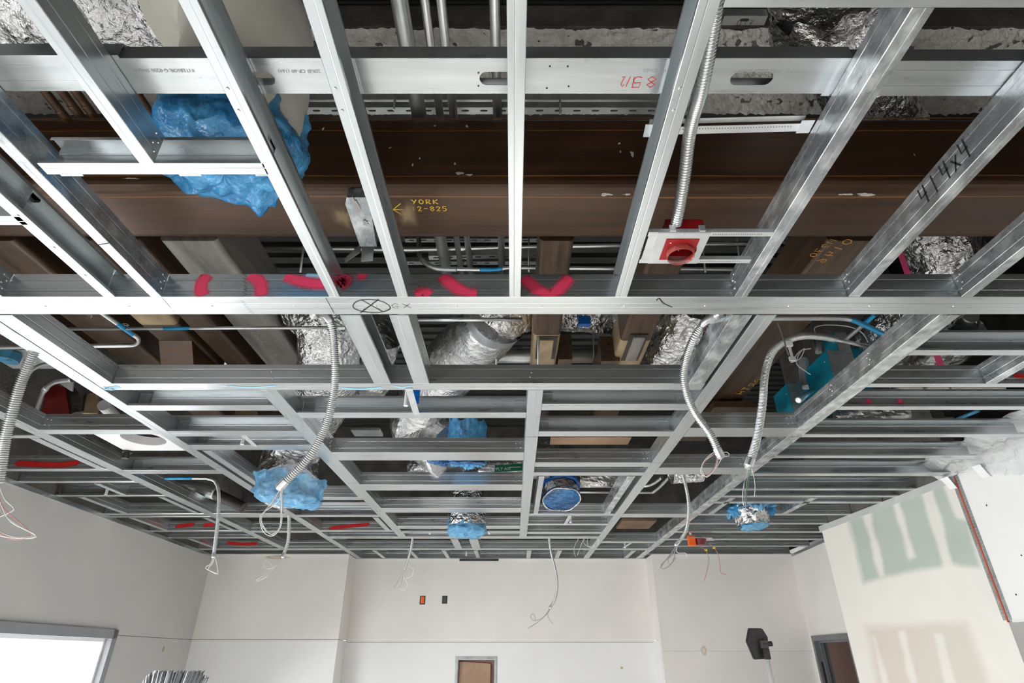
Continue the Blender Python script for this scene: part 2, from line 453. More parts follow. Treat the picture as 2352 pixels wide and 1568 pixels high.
# ---------------------------------------------------------------- the room shell
ZF, ZT = -CZ, 3.02                          # slab below, metal deck above
def slab(name, lo, hi, mat, kind='structure'):
    bm = bmesh.new(); box(bm, lo, hi)
    return tag(obj(name, bm, mat), kind=kind)
slab('floor', (-4.9, -8.0, ZF - .1), (4.9, 9.2, ZF), M['floor'])
bm = bmesh.new()                            # corrugated deck: flutes running across the view
y = -8.0
while y < 9.2:
    prism(bm, [(-4.9, y, ZT), (-4.9, y + .085, ZT), (-4.9, y + .10, ZT + .05), (-4.9, y + .135, ZT + .05), (-4.9, y + .15, ZT), (-4.9, y + .15, ZT + .07), (-4.9, y, ZT + .07)], (9.8, 0, 0))
    y += .15
bmesh.ops.recalc_face_normals(bm, faces=bm.faces)
tag(obj('ceiling', bm, M['deck']), kind='structure')

LW = lambda y: -3.645 - .0426 * (y - 4.036)
RW = lambda y: 3.131 - .0453 * (y - 4.036)
DW = lambda y: 3.436 + .0794 * (y - 6.644)
def panel(name, root, fx, y0, y1, z0, z1, th, mat):
    """plasterboard sheet on a wall that follows x = fx(y); th > 0 puts the back to +x"""
    bm = bmesh.new()
    prism(bm, [(fx(y0), y0, z0), (fx(y1), y1, z0), (fx(y1), y1, z1), (fx(y0), y0, z1)], (th, 0, 0))
    bmesh.ops.recalc_face_normals(bm, faces=bm.faces)
    return obj(name, bm, mat, root)
def ypanel(name, root, x0, x1, y, z0, z1, mat, th=.10):
    bm = bmesh.new(); box(bm, (x0, y, z0), (x1, y + th, z1))
    return obj(name, bm, mat, root)
def wall(name, loc):
    o = bpy.data.objects.new(name, None); COL.objects.link(o)
    o.location = (loc[0], loc[1], loc[2] + CZ); o['kind'] = 'structure'
    return o
def hit_wall(u, v, fx):
    y = 4.0
    for _ in range(30):
        p = W(u, v, x=fx(y)); y = p.y
    return p
jz = .178                                   # height of the horizontal board joint
# window corner in the left wall
wc = hit_wall(269, 1446, LW)
wy1, wz1 = wc.y, wc.z
wy0, wzb = wy1 - 2.9, -.98
w2a, w2b = -2.2, 1.7                        # second window, nearer than the frame
wl = wall('wall_left', (LW(2), 2, ZF))
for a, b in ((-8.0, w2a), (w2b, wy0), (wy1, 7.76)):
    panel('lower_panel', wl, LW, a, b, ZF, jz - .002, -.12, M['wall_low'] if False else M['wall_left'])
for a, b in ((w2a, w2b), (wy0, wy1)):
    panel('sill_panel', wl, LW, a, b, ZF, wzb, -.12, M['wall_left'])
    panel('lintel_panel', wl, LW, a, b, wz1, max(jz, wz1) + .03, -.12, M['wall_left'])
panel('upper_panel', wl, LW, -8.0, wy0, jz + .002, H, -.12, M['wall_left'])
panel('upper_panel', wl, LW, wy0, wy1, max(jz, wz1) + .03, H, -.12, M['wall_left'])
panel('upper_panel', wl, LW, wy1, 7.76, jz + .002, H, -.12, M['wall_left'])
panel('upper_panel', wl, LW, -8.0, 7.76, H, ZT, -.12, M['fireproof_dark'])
for n, (a, b) in enumerate(((wy0, wy1), (w2a, w2b))):
    root = wall('window_%d' % (n + 1), (LW(a), (a + b) / 2, wzb))
    fw = .075
    fx = lambda y: LW(y) + .022
    panel('head', root, fx, a, b, wz1 - fw, wz1, -.13, M['window_frame'])
    panel('sill', root, fx, a, b, wzb, wzb + fw, -.13, M['window_frame'])
    panel('jamb', root, fx, a, a + fw, wzb, wz1, -.13, M['window_frame'])
    panel('jamb', root, fx, b - fw, b, wzb, wz1, -.13, M['window_frame'])
    fx2 = lambda y: LW(y) - .035
    panel('stop', root, fx2, a + fw, b - fw, wz1 - fw - .028, wz1 - fw, -.04, M['white_plate'])
    panel('stop', root, fx2, b - fw - .028, b - fw, wzb + fw, wz1 - fw, -.04, M['white_plate'])
    gl = pm('window_glass', (1, 1, 1), 0, .02, alpha=.10)
    panel('pane', root, lambda y: LW(y) - .05, a + fw, b - fw, wzb + fw, wz1 - fw, -.006, gl)
tr = bmesh.new()
prism(tr, [(LW(-3) + .004, -3, H - .034), (LW(7.66) + .004, 7.66, H - .034), (LW(7.66) + .004, 7.66, H + .002), (LW(-3) + .004, -3, H + .002)], (-.004, 0, 0))
bmesh.ops.recalc_face_normals(tr, faces=tr.faces)
tag(obj('trim_1', tr, M['galv_y']), kind='structure')

# far wall: two flanks and a deeper recess between them
XL, XR, YA, YB = -2.07, 1.752, 7.664, 8.032
wb = wall('wall_back', (0, YB, ZF))
ypanel('upper_panel', wb, LW(YA) - .1, XL, YA, jz + .002, H, M['wall'])
ypanel('lower_panel', wb, LW(YA) - .1, XL, YA, ZF, jz - .002, M['wall_low'])
for x in (XL, XR):
    bm = bmesh.new(); box(bm, (x - (.1 if x < 0 else 0), YA + .1, jz + .002), (x + (0 if x < 0 else .1), YB, H)); obj('return_panel', bm, M['wall'], wb)
    bm = bmesh.new(); box(bm, (x - (.1 if x < 0 else 0), YA + .1, ZF), (x + (0 if x < 0 else .1), YB, jz - .002)); obj('return_panel', bm, M['wall_low'], wb)
ypanel('upper_panel', wb, XL, XR, YB, jz - .018, H, M['wall'])
ax0, ax1 = W(1045, 1530, y=YB).x, W(1142, 1530, y=YB).x
az1 = W(1093, 1507, y=YB).z
ypanel('lower_panel', wb, XL, ax0, YB, ZF, jz - .022, M['wall_low'])
ypanel('lower_panel', wb, ax1, XR, YB, ZF, jz - .022, M['wall_low'])
ypanel('lower_panel', wb, ax0, ax1, YB, az1, jz - .022, M['wall_low'])
ypanel('lower_panel', wb, ax0, ax1, YB, ZF, -1.1, M['wall_low'])
jr = -.10
jq = W(1650, 1495, y=YA).z
ypanel('upper_panel', wb, XR, DW(YA) + .1, YA, jq, H, M['wall'])
ypanel('lower_panel', wb, XR, DW(YA) + .1, YA, ZF, jq - .0015, M['wall'])
slab('joint_backing_door_side', (XR + .02, YA + .03, jq - .04), (3.6, YA + .09, jq + .04), M['seam'])  # hidden dark backing, added to stop outside light showing through the board joint
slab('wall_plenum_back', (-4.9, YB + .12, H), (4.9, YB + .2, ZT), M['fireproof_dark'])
slab('wall_corner_seal', (-4.9, 7.7, ZF), (LW(7.7) - .02, 8.3, ZT), M['fireproof_dark'])  # added block closing the unseen corner, keeps sun from leaking into the plenum
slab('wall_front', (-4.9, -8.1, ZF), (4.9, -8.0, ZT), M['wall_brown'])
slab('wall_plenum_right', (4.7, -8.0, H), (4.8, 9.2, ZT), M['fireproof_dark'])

# right wall: board patched with joint compound, paint mapped on a fine grid
def inside(p, poly):
    c = False; n = len(poly)
    for i in range(n):
        x1, y1 = poly[i]; x2, y2 = poly[(i + 1) % n]
        if (y1 > p[1]) != (y2 > p[1]) and p[0] < (x2 - x1) * (p[1] - y1) / (y2 - y1) + x1: c = not c
    return c
def edge_d(p, poly):
    m = 1e9; n = len(poly)
    for i in range(n):
        a = V(poly[i]); b = V(poly[(i + 1) % n]); q = V(p); d = b - a
        t = max(0, min(1, (q - a).dot(d) / d.length_squared)); m = min(m, (q - (a + d * t)).length)
    return m if inside(p, poly) else -m
GP = [(1944, 1176), (2194, 1075), (2222, 1190), (2250, 1302), (2180, 1296), (2100, 1310), (1983, 1338)]
GW = [[(1974, 1155), (1991, 1148), (2034, 1322), (2021, 1328)], [(2042, 1130), (2058, 1125), (2104, 1280), (2088, 1285)], [(2106, 1100), (2134, 1090), (2190, 1300), (2168, 1305)], [(2150, 1085), (2230, 1060), (2236, 1200), (2200, 1190)]]
TP = [(1990, 1440), (2220, 1428), (2275, 1580), (2016, 1580)]
TW = [[(2003, 1462), (2012, 1460), (2042, 1580), (2030, 1580)], [(2063, 1450), (2078, 1448), (2112, 1580), (2094, 1580)], [(2144, 1455), (2166, 1453), (2200, 1580), (2172, 1580)]]
def paint(p):
    u, v = proj(p)
    nn = noise.noise(V((p[1] * 5, p[2] * 5, 0))); n2 = noise.noise(V((p[1] * 22, p[2] * 22, 3)))
    j = 4.5 * nn + 1.6 * n2
    def soft_in(poly, s):
        return max(0, min(1, (edge_d((u, v), poly) + j) / s + .5))
    base = V((.80, .775, .72)) * (1 + .03 * nn)
    g = soft_in(GP, 14)
    for w_ in GW: g *= 1 - .88 * soft_in(w_, 9)
    c = base.lerp(V((.40, .48, .41)) * (1 + .05 * nn), g * .85)
    t = soft_in(TP, 22)
    for w_ in TW: t *= 1 - .9 * soft_in(w_, 8)
    tan = V((.64, .56, .49)).lerp(V((.62, .59, .51)), max(0, min(1, (u - 2080) / 120)))
    return c.lerp(tan, t * .75)
wr = wall('wall_right', (RW(5), 5, ZF))
def painted(name, fx, y0, y1, z0, z1, parent, ny, nz):
    bm = bmesh.new(); lay = bm.loops.layers.float_color.new('paint')
    g = [[bm.verts.new((fx(y0 + (y1 - y0) * i / ny), y0 + (y1 - y0) * i / ny, z0 + (z1 - z0) * k / nz)) for k in range(nz + 1)] for i in range(ny + 1)]
    cols = {}
    for r_ in g:
        for v_ in r_: cols[v_] = paint(v_.co)
    for i in range(ny):
        for k in range(nz):
            f = bm.faces.new((g[i][k], g[i][k + 1], g[i + 1][k + 1], g[i + 1][k]))
            for lp in f.loops: lp[lay] = (*cols[lp.vert], 1)
    return obj(name, bm, M['painted_wall'], parent)
painted('patched_board', RW, 4.036, 5.869, -.55, H, wr, 120, 110)
panel('backing_board', wr, lambda y: RW(y) + .001, 4.036, 5.869, -.55, H, .10, M['wall_low'])
panel('lower_panel', wr, RW, 4.036, 5.869, ZF, -.55, .10, M['wall_low'])
hz = hit_wall(2313, 1425, RW).z
panel('header_board', wr, RW, -8.0, 4.030, hz, H, .10, M['wall_low'])
slab('ceiling_side', (3.25, -8.0, 1.16), (4.7, 4.03, 1.2), M['wall_low'])
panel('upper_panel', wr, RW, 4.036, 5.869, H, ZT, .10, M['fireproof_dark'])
panel('joint_backing', wl, lambda y: LW(y) - .03, wy1 + .02, 7.7, jz - .03, jz + .03, -.02, M['seam'])
panel('joint_backing', wl, lambda y: LW(y) - .03, w2b + .02, wy0 - .02, jz - .03, jz + .03, -.02, M['seam'])
slab('joint_backing_flank', (-3.9, YA + .03, jz - .05), (XL - .02, YA + .09, jz + .03), M['seam'])  # added dark backing behind the window-side flank joint, blocks the sky
slab('joint_backing_recess', (XL - .0, YB + .03, jz - .06), (XR, YB + .09, jz + .03), M['seam'])  # added dark backing for the recess joint, keeps the sky from shining through
bm = bmesh.new(); prism(bm, [(RW(4.0) - .004, 4.0, hz - .012), (RW(-8.0) - .004, -8.0, hz - .012), (RW(-8.0) - .004, -8.0, hz + .002), (RW(4.0) - .004, 4.0, hz + .002)], (.11, 0, 0))
bmesh.ops.recalc_face_normals(bm, faces=bm.faces); obj('header_bead', bm, M['white_plate'], wr)
for yy, zz in ((3.86, .88), (3.55, .62), (3.42, .98), (3.75, .55), (3.72, .37), (3.9, .34), (3.3, .8)):
    bm = bmesh.new(); bmesh.ops.create_uvsphere(bm, u_segments=8, v_segments=5, radius=.006, matrix=Matrix.Translation((RW(yy) - .001, yy, zz)) @ Matrix.Diagonal((.3, 1, 1, 1)))
    obj('screw', bm, M['seam'], wr)
# control joint strip between board and header: two perforated legs and an orange tape
cj = thing('control_joint', (RW(4.03), 4.03, hz), 'perforated metal control joint with an orange red tape between board and header', 'trim')
for s in (-1, 1):
    bm = bmesh.new()
    yy = 4.033 + s * .019
    z_ = hz + .002
    while z_ < H - .02:
        for q in (-.008, .008):
            plate_hole(bm, (RW(yy) - .0035, yy + q - .008, z_), (0, 1, 0), (0, 0, 1), .016, .021, (.008, .0105), .0045, 0, .001, 8)
        z_ += .021
    bmesh.ops.recalc_face_normals(bm, faces=bm.faces)
    obj('perforated_leg', bm, M['galv_dark'], cj)
bm = bmesh.new(); box(bm, (RW(4.033) - .006, 4.033 - .006, hz - .01), (RW(4.033) + .002, 4.033 + .006, H - .015)); obj('tape', bm, pm('orange_red_tape', (.50, .085, .04), 0, .5), cj)
bm = bmesh.new()
prism(bm, [(RW(4.036) - .006, 4.036, H - .05), (RW(5.9) - .006, 5.9, H - .05), (RW(5.9) - .006, 5.9, H + .002), (RW(4.036) - .006, 4.036, H + .002)], (.006, 0, 0))
bmesh.ops.recalc_face_normals(bm, faces=bm.faces); tag(obj('trim_2', bm, pm('dusty_track_leg', (.60, .63, .61), .2, .5)), kind='structure')
# door recess beyond
wd_ = wall('wall_door', (DW(7), 7, ZF))
da = hit_wall(1865, 1460, DW)
dy1 = da.y; dy0 = dy1 - 1.02; dz1 = da.z
panel('board', wd_, DW, dy1, YA, ZF, H, .12, M['wall'])
panel('board', wd_, DW, dy0, dy1, dz1, H, .12, M['wall'])
panel('board', wd_, DW, 5.7, dy0, ZF, H, .12, M['wall'])
bm = bmesh.new(); box(bm, (RW(5.869) + .1, 5.77, ZF), (3.6, 5.869, H)); obj('end_board', bm, M['wall'], wd_)
bm = bmesh.new()
prism(bm, [(DW(5.87) - .005, 5.87, H - .03), (DW(7.66) - .005, 7.66, H - .03), (DW(7.66) - .005, 7.66, H + .002), (DW(5.87) - .005, 5.87, H + .002)], (.005, 0, 0))
bmesh.ops.recalc_face_normals(bm, faces=bm.faces); tag(obj('trim_3', bm, M['galv_y']), kind='structure')
dr = wall('door_1', (DW(dy0), (dy0 + dy1) / 2, ZF))
fx = lambda y: DW(y) - .015
panel('jamb', dr, fx, dy1 - .055, dy1, ZF, dz1, .15, M['frame_grey'])
panel('jamb', dr, fx, dy0, dy0 + .055, ZF, dz1, .15, M['frame_grey'])
panel('head', dr, fx, dy0 + .055, dy1 - .055, dz1 - .055, dz1, .15, M['frame_grey'])
panel('stop', dr, lambda y: DW(y) + .045, dy1 - .075, dy1 - .055, ZF, dz1 - .055, .04, M['frame_grey'])
panel('stop', dr, lambda y: DW(y) + .045, dy0 + .055, dy1 - .075, dz1 - .075, dz1 - .055, .04, M['frame_grey'])
bm = bmesh.new(); box(bm, (DW(dy1) + .01, dy1 - .0565, -.28), (DW(dy1) + .035, dy1 - .0545, -.05)); obj('strike_plate', bm, M['seam'], dr)
slab('wall_corridor', (3.3, 8.5, ZF), (7.0, 8.6, 1.2), M['wall_brown'])
slab('wall_corridor_end', (6.9, 4.3, ZF), (7.0, 8.5, 1.2), M['wall_brown'])
slab('ceiling_corridor', (3.7, 4.3, 1.2), (7.0, 8.6, 1.25), M['wall_low'])
slab('floor_corridor', (4.9, 4.2, ZF - .1), (7.0, 9.2, ZF), M['floor'])
slab('wall_side_room', (4.55, -8.0, ZF), (4.65, 4.2, 1.3), M['wall_beige'])
slab('wall_side_end', (3.25, 4.2, ZF), (7.0, 4.3, 1.25), M['wall_beige'])

# ---------------------------------------------------------------- ceiling grid
SG = M['galv_y'], M['galv_x']
bm = bmesh.new()
bmesh.ops.create_cone(bm, cap_ends=True, segments=10, radius1=.0046, radius2=.003, depth=.0028)
screw_me = None
def add_screw(parent, p, n):
    """a pan-head screw as a child part; all screws share one mesh"""
    global screw_me
    if screw_me is None:
        screw_me = bpy.data.meshes.new('screw'); bm.to_mesh(screw_me); screw_me.materials.append(M['conduit'])
    o = bpy.data.objects.new('screw', screw_me); COL.objects.link(o)
    o.parent = parent
    n = V(n).normalized()
    o.rotation_euler = n.to_track_quat('Z', 'Y').to_euler()
    o.location = V(p) + n * .0012 + V((0, 0, CZ)) - wloc(parent)
    return o
def four_y(o, x, nx, y, s, z=H):            # four screws at a joist end, in the web
    for dy, dz in ((.016, .028), (.030, .046), (.014, .062), (.032, .078)):
        add_screw(o, (x, y + s * dy, z + dz), (nx, 0, 0))
def four_x(o, y, x, s, z=H):
    for dx, dz in ((.022, .032), (.048, .028), (.024, .066), (.050, .062)):
        add_screw(o, (x + s * dx, y, z + dz), (0, -1, 0))
def joist(label, ua, ub, v, v0, v1, web, mat='galv_y', y0=None, y1=None, name='ceiling_joist', group='near joists of the ceiling grid', z=H, cat='joist', minw=None):
    x0, x1 = XH(ua, v, z), XH(ub, v, z)
    if minw and x1 - x0 < minw:
        if web < 0: x1 = x0 + minw
        else: x0 = x1 - minw
    ya = YH(v0, z) if y0 is None else y0
    yb = YH(v1, z) if y1 is None else y1
    b = bmesh.new(); stud_y(b, x0, x1, ya, yb, web, z)
    o = tag(obj(name, b, M[mat]), label, cat, group)
    o['x0'] = x0; o['x1'] = x1
    return o

CB = YH(682)                                # near face of the main crossbeam
jn = {}
jn['z3'] = joist('steel joist cut off by the window-side edge, ending at the painted crossbeam', -26, 3, 680, -60, 680, 1, y1=CB - .002)
jn['z2'] = joist('open sided joist, outermost whole one towards the windows, ending at the painted crossbeam', 236, 262, 680, -60, 680, -1, y1=CB - .002)
jn['z1'] = joist('joist with blotchy white web, between the outermost open joist and the blue bagged duct', 347, 371, 682, -60, 682, 1, 'galv_mottled', y1=CB - .002)
jn['a'] = joist('short joist with a bluish web screwed to the short open track', 321, 355, 376, -80, 376, 1, 'galv_y', y1=YH(375) - .001)
jn['b'] = joist('bright open joist just below the blue bagged duct', 755, 780, 680, -80, 680, -1, y1=CB - .002)
jn['c'] = joist('open joist with a faint pink stain crossing the yellow writing on the steel beam', 912, 937, 680, -80, 680, -1, y1=CB - .002)
jn['d'] = joist('middle joist seen straight from below, showing only its flange', 1170, 1196, 680, -80, 680, 1, y1=CB - .002)
jn['e'] = joist('open joist beside the flexible conduit to the red box', 1413, 1441, 680, -80, 680, 1, y1=CB - .002)
jn['f'] = joist('blotchy joist carrying the far end of the red box bracket', 1688, 1717, 680, 18, 680, -1, 'galv_mottled', y1=CB - .002)
jn['g'] = joist('blotchy joist with 41 4x4 written on its web', 1948, 1974, 682, -80, 682, -1, 'galv_mottled', y1=CB - .002)
jn['h'] = joist('blotchy joist nearest the patched wall, meeting the painted crossbeam', 2210, 2236, 680, -80, 680, -1, 'galv_mottled', y1=CB - .002)
for k, sx in (('z3', 1), ('z1', 1), ('a', 1), ('f', -1), ('g', -1), ('h', -1)):
    o = jn[k]; yend = (YH(375) if k == 'a' else CB)
    x = o['x1'] if sx > 0 else o['x0']
    four_y(o, x, sx, yend, -1)
for k in ('e', 'b', 'c'):
    o = jn[k]
    for yy in (.87, .93): add_screw(o, ((o['x0'] + o['x1']) / 2 - .008, yy, H), (0, 0, -1))
for yy in (1.30, 1.45, 1.6): add_screw(jn['z2'], (jn['z2']['x0'] + .022, yy, H), (0, 0, -1))
for o in jn.values():
    del o['x0'], o['x1']
# cross pieces among the near joists
def cross(label, x0, x1, va, vb, near, mat='galv_x', name='cross_stud', group=None, z=H, d=.098, screws='', cat='stud', ya=None, minw=.038):
    y0 = YH(va, z) if ya is None else ya
    y1 = max(YH(vb, z), y0 + minw)
    b = bmesh.new(); stud_x(b, x0, x1, y0, y1, near, z, d)
    o = tag(obj(name, b, M[mat]), label, cat, group)
    if near:
        if 'l' in screws: four_x(o, y0, x0, 1, z)
        if 'r' in screws: four_x(o, y0, x1, -1, z)
    return o
tk = cross('short open track closing off the bay under the blue bagged duct', XH(85, 375), XH(604, 375), 375, 401, False, name='cross_track', cat='track')
for x in (XH(110, 375), XH(390, 375), XH(570, 375)):
    b = bmesh.new(); box(b, (x, YH(375) + .004, H + .004), (x + .06, YH(375) + .05, H + .0055)); obj('clip', b, M['galv_dark'], tk)
cross('cross track near the camera above the short blotchy joist, meeting the top of the frame', XH(1660, 18), 2.4, -14, 18, True, name='cross_track', cat='track', ya=YH(18) - .042)
cross('short blocking between the two outermost window-side joists', -2.2, XH(56, 508), 497, 508, True, name='blocking', cat='blocking')
# strongbacks lying flat on the joists, web down, with service holes
def strongback(label, x0, x1, y0, holes, z=H + .0995, mat='galv_x', wd_=.094):
    b = bmesh.new()
    edges = [x0]
    for h in holes: edges += [h - .09, h + .09]
    edges.append(x1)
    for i in range(0, len(edges), 2):
        if edges[i + 1] > edges[i] + .001: box(b, (edges[i], y0, z), (edges[i + 1], y0 + wd_, z + .0015))
    for h in holes:
        plate_hole(b, (h - .09, y0, z), (1, 0, 0), (0, 1, 0), .18, wd_, (.09, wd_ * .56), .0185, .066, .0015, 40)
    box(b, (x0, y0 - .0015, z), (x1, y0, z + .043)); box(b, (x0, y0 + wd_, z), (x1, y0 + wd_ + .0015, z + .043))
    box(b, (x0, y0, z + .0415), (x1, y0 + .011, z + .043)); box(b, (x0, y0 + wd_ - .011, z + .0415), (x1, y0 + wd_, z + .043))
    for f in (.27, .73): box(b, (x0, y0 + wd_ * f - .002, z - .0012), (x1, y0 + wd_ * f + .002, z)) if not holes else None
    return tag(obj('strongback', b, M[mat]), label, 'strongback', 'flat studs lying across the near joists')
zs = H + .0995
yb_ = W(600, 135, z=zs).y
s1 = strongback('flat stud on the joists at the window side, overlapping the holed one', -2.6, W(258, 108, z=zs).x, W(0, 128, z=zs).y, [])
s2 = strongback('long flat stud with slotted holes and red 85 1/2 writing', W(250, 135, z=zs).x, W(1960, 135, z=zs).x, yb_, [W(u, 182, z=zs).x for u in (583, 1150, 1726)])
s3 = strongback('flat stud on the blotchy joists towards the patched wall', W(1930, 140, z=zs).x, 2.6, W(2200, 142, z=zs).y, [], z=zs + .0016)
b = bmesh.new()
p0 = W(1512, 176, z=zs)
write(b, '85', p0, (-1, 0, 0), (0, 1, 0), .030, .036, .0022, (0, 0, -1))
p1 = W(1462, 176, z=zs)
write(b, '1/2', p1, (-1, 0, 0), (0, 1, 0), .028, .013, .002, (0, 0, -1))
obj('marker_writing', b, M['ink_red'], s2)
for u, v, s in ((445, 158, 'INTERIOR G 0200 SN660'), (735, 160, '20KSI CP-60 (166)'), (1850, 160, 'ICC ESR 1166P 20KSI CP-60'), (1545, 158, '20KSI CP-60')):
    q = W(u, v, z=zs); q.z -= .0012
    text_obj('stamp', s, q, (-1, 0, 0), (0, 1, 0), .0135, M['ink_faint'], s2)
for u, v in ((1099, 167), (1099, 197), (1263, 152), (1304, 152), (1256, 202), (1306, 198)):
    q = W(u, v, z=zs); b = bmesh.new(); bmesh.ops.create_cone(b, cap_ends=True, segments=10, radius1=.0024, radius2=.0024, depth=.001, matrix=Matrix.Translation(q - V((0, 0, .0004)))); obj('screw_hole', b, M['seam'], s2)

# main crossbeam and second crossbeam: paired studs
def crossbeam(label, x0, x1, y0, ym, y1, name='crossbeam'):
    o = thing(name, ((x0 + x1) / 2, (y0 + y1) / 2, H), label, 'beam', 'doubled crossbeams of the ceiling grid')
    b = bmesh.new(); stud_x(b, x0, x1, y0, ym, True, H, .102); obj('front_stud', b, M['galv_x'], o)
    b = bmesh.new(); stud_x(b, x0, x1, ym + .0006, y1, False, H + .0008, .100); obj('back_stud', b, M['galv_x'], o)
    return o
cb1 = crossbeam('long doubled steel crossbeam with pink spray paint and a circled X', LW(1.8) + .004, 3.06, CB, YH(706), YH(722))
for u in (105, 297, 487, 676, 863, 1049, 1244, 1435, 1620, 1812, 1998, 2190):
    add_screw(cb1, W(u, 703, z=H), (0, 0, -1))
def on_web(u, v, y=CB): return W(u, v, y=y)
for pts in ([(478, 626), (462, 655), (465, 690)], [(575, 626), (598, 650), (600, 690)], [(655, 632), (700, 648), (760, 650), (800, 630)], [(793, 634), (795, 645), (778, 657)],
            [(820, 629), (845, 630)], [(1014, 632), (1040, 655), (1072, 674), (1096, 676)], [(955, 690), (972, 672), (986, 690)], [(1200, 636), (1235, 665), (1264, 678), (1285, 664), (1310, 634)]):
    b = bmesh.new()
    q = [on_web(u, max(627, min(v, 681))) for u, v in pts]
    q = [V((p.x, p.y, max(H + .003, min(H + .100, p.z)))) for p in q]
    q = smooth_path(q, 5)
    ribbon(b, q, (0, -1, 0), .074, .0012, (H + .001, H + .1015))
    obj('spray_stroke', b, M['spray_pink'], cb1)
b = bmesh.new(); ribbon(b, smooth_path([on_web(700, 634), on_web(725, 634), on_web(752, 640)], 4), (0, -1, 0), .03, .0010); obj('spray_stroke', b, M['spray_blue'], cb1)
b = bmesh.new()
cz_ = W(853, 703, z=H); n_ = 26
ribbon(b, [cz_ + V((math.cos(a) * .068 * (1 + .05 * math.sin(3 * a)), math.sin(a) * .046, 0)) for a in [2 * math.pi * k / n_ + 2 for k in range(n_ + 2)]], (0, 0, -1), .004)
ribbon(b, [W(830, 688, z=H), W(878, 715, z=H)], (0, 0, -1), .004); ribbon(b, [W(870, 687, z=H), W(828, 718, z=H)], (0, 0, -1), .005)
obj('circled_cross', b, M['ink'], cb1)
b = bmesh.new(); write(b, 'GX', W(900, 707, z=H), (1, 0, 0), (0, -1, 0), .03, .042, .0018, (0, 0, -1))
obj('letters', b, M['ink'], cb1)
b = bmesh.new(); ribbon(b, smooth_path([W(1508, 690, z=H), W(1514, 685, z=H), W(1524, 696, z=H), W(1544, 705, z=H)], 5), (0, 0, -1), .005)
obj('tick_mark', b, M['ink'], cb1)
b = bmesh.new(); zz = [W(563 + (4 if k % 2 else -4), 630 + k * 4.2, y=CB) for k in range(13)]
ribbon(b, zz, (0, -1, 0), .0018, .0012)
ribbon(b, [W(555 + k * 2.2 + (4 if k % 2 else -4), 690 + k * 2.6, z=H) for k in range(12)], (0, 0, -1), .0014)
obj('scribble', b, M['ink'], cb1)
for a_, c_ in (((372, 683), (404, 720)), ((748, 683), (768, 720))):
    b = bmesh.new(); ribbon(b, [W(*a_, z=H), W(*c_, z=H)], (0, 0, -1), .002); obj('seam', b, M['seam'], cb1)
X_R1L, X_P = XH(1621, 880), XH(217, 880)
C2 = YH(881)
cb2 = crossbeam('doubled steel crossbeam with pale blue spray behind the painted one', X_P + .001, X_R1L - .002, C2, C2 + .041, YH(896))
for u0, u1, v, w_ in ((236, 275, 888, .05), (520, 640, 886, .022), (780, 880, 890, .03), (905, 945, 886, .025), (240, 262, 890, .05)):
    b = bmesh.new(); ribbon(b, smooth_path([W(u0, v, z=H), W((u0 + u1) / 2, v + 3, z=H), W(u1, v - 1, z=H)], 4), (0, 0, -1), w_, .0012); obj('spray_stroke', b, M['spray_blue'], cb2)
for u, v in ((624, 853), (625, 868), (1221, 855), (1218, 865)): add_screw(cb2, W(u, v, y=C2), (0, -1, 0))

# long runners, front to back
ends = {}
def runner(key, label, x0, x1, y0, y1, web, mat='galv_y'):
    b = bmesh.new(); stud_y(b, x0, x1, y0, y1, web, H, .100)
    o = tag(obj('long_runner', b, M[mat]), label, 'runner', 'long runners from the crossbeam to the far wall')
    ends[key] = (x0, x1)
    return o
Y1, YT = CB + .125, YH(1282) - .005
r1 = runner(1, 'long runner nearest the window wall', -2.79, -2.705, CB + .125, YH(1259.5) - .002, 1)
r2 = runner(2, 'long bright runner starting beside the bent conduit, second from the window wall', -2.055, -1.985, Y1, YT, 1)
r3 = runner(3, 'long runner starting at the pale blue sprayed crossbeam, between the bagged ducts', -1.232, -1.148, YH(896) + .001, YH(1232), 1)
r4 = runner(4, 'long middle runner seen flat from below, left of the open round duct end', .072, .148, YH(896) + .001, YH(1232), -1)
r5 = runner(5, 'long runner crossed by the looped flexible conduit, right of the open round duct end', .925, 1.0, Y1, YT, -1)
r6 = runner(6, 'blotchy long runner passing under the teal boxes', 1.615, 1.695, Y1, YT, -1, 'galv_mottled')
for o, (y_, x_, n_) in ((r1, (3.15, -2.705, 1)), (r2, (2.47, -1.985, 1)), (r3, (3.5, -1.148, 1)), (r6, (3.18, 1.615, -1)), (r6, (2.35, 1.615, -1)), (r6, (2.7, 1.615, -1))):
    four_y(o, x_, n_, y_, -1)
joist('right hand half of the doubled bright runner beside the bent conduit', 65, 109, 780, 722, 880, 1, y0=Y1, y1=C2 - .002, group='short runners between the two crossbeams', name='short_runner', cat='runner')
joist('wide flanged open joist between the crossbeams, left of its solid twin', 779, 827, 723, 722, 880, -1, y0=Y1, y1=C2 - .002, group='short runners between the two crossbeams', name='short_runner', cat='runner')
o = joist('wide flanged solid joist between the crossbeams, beside the tilted foil duct', 893, 938, 723, 722, 880, 1, y0=Y1, y1=C2 - .002, group='short runners between the two crossbeams', name='short_runner', cat='runner')
o = joist('short half of the doubled runner behind the looped flexible conduit', 1683, 1729, 723, 722, 882, -1, 'galv_mottled', y0=Y1, y1=C2 - .002, group='short runners between the two crossbeams', name='short_runner', cat='runner')

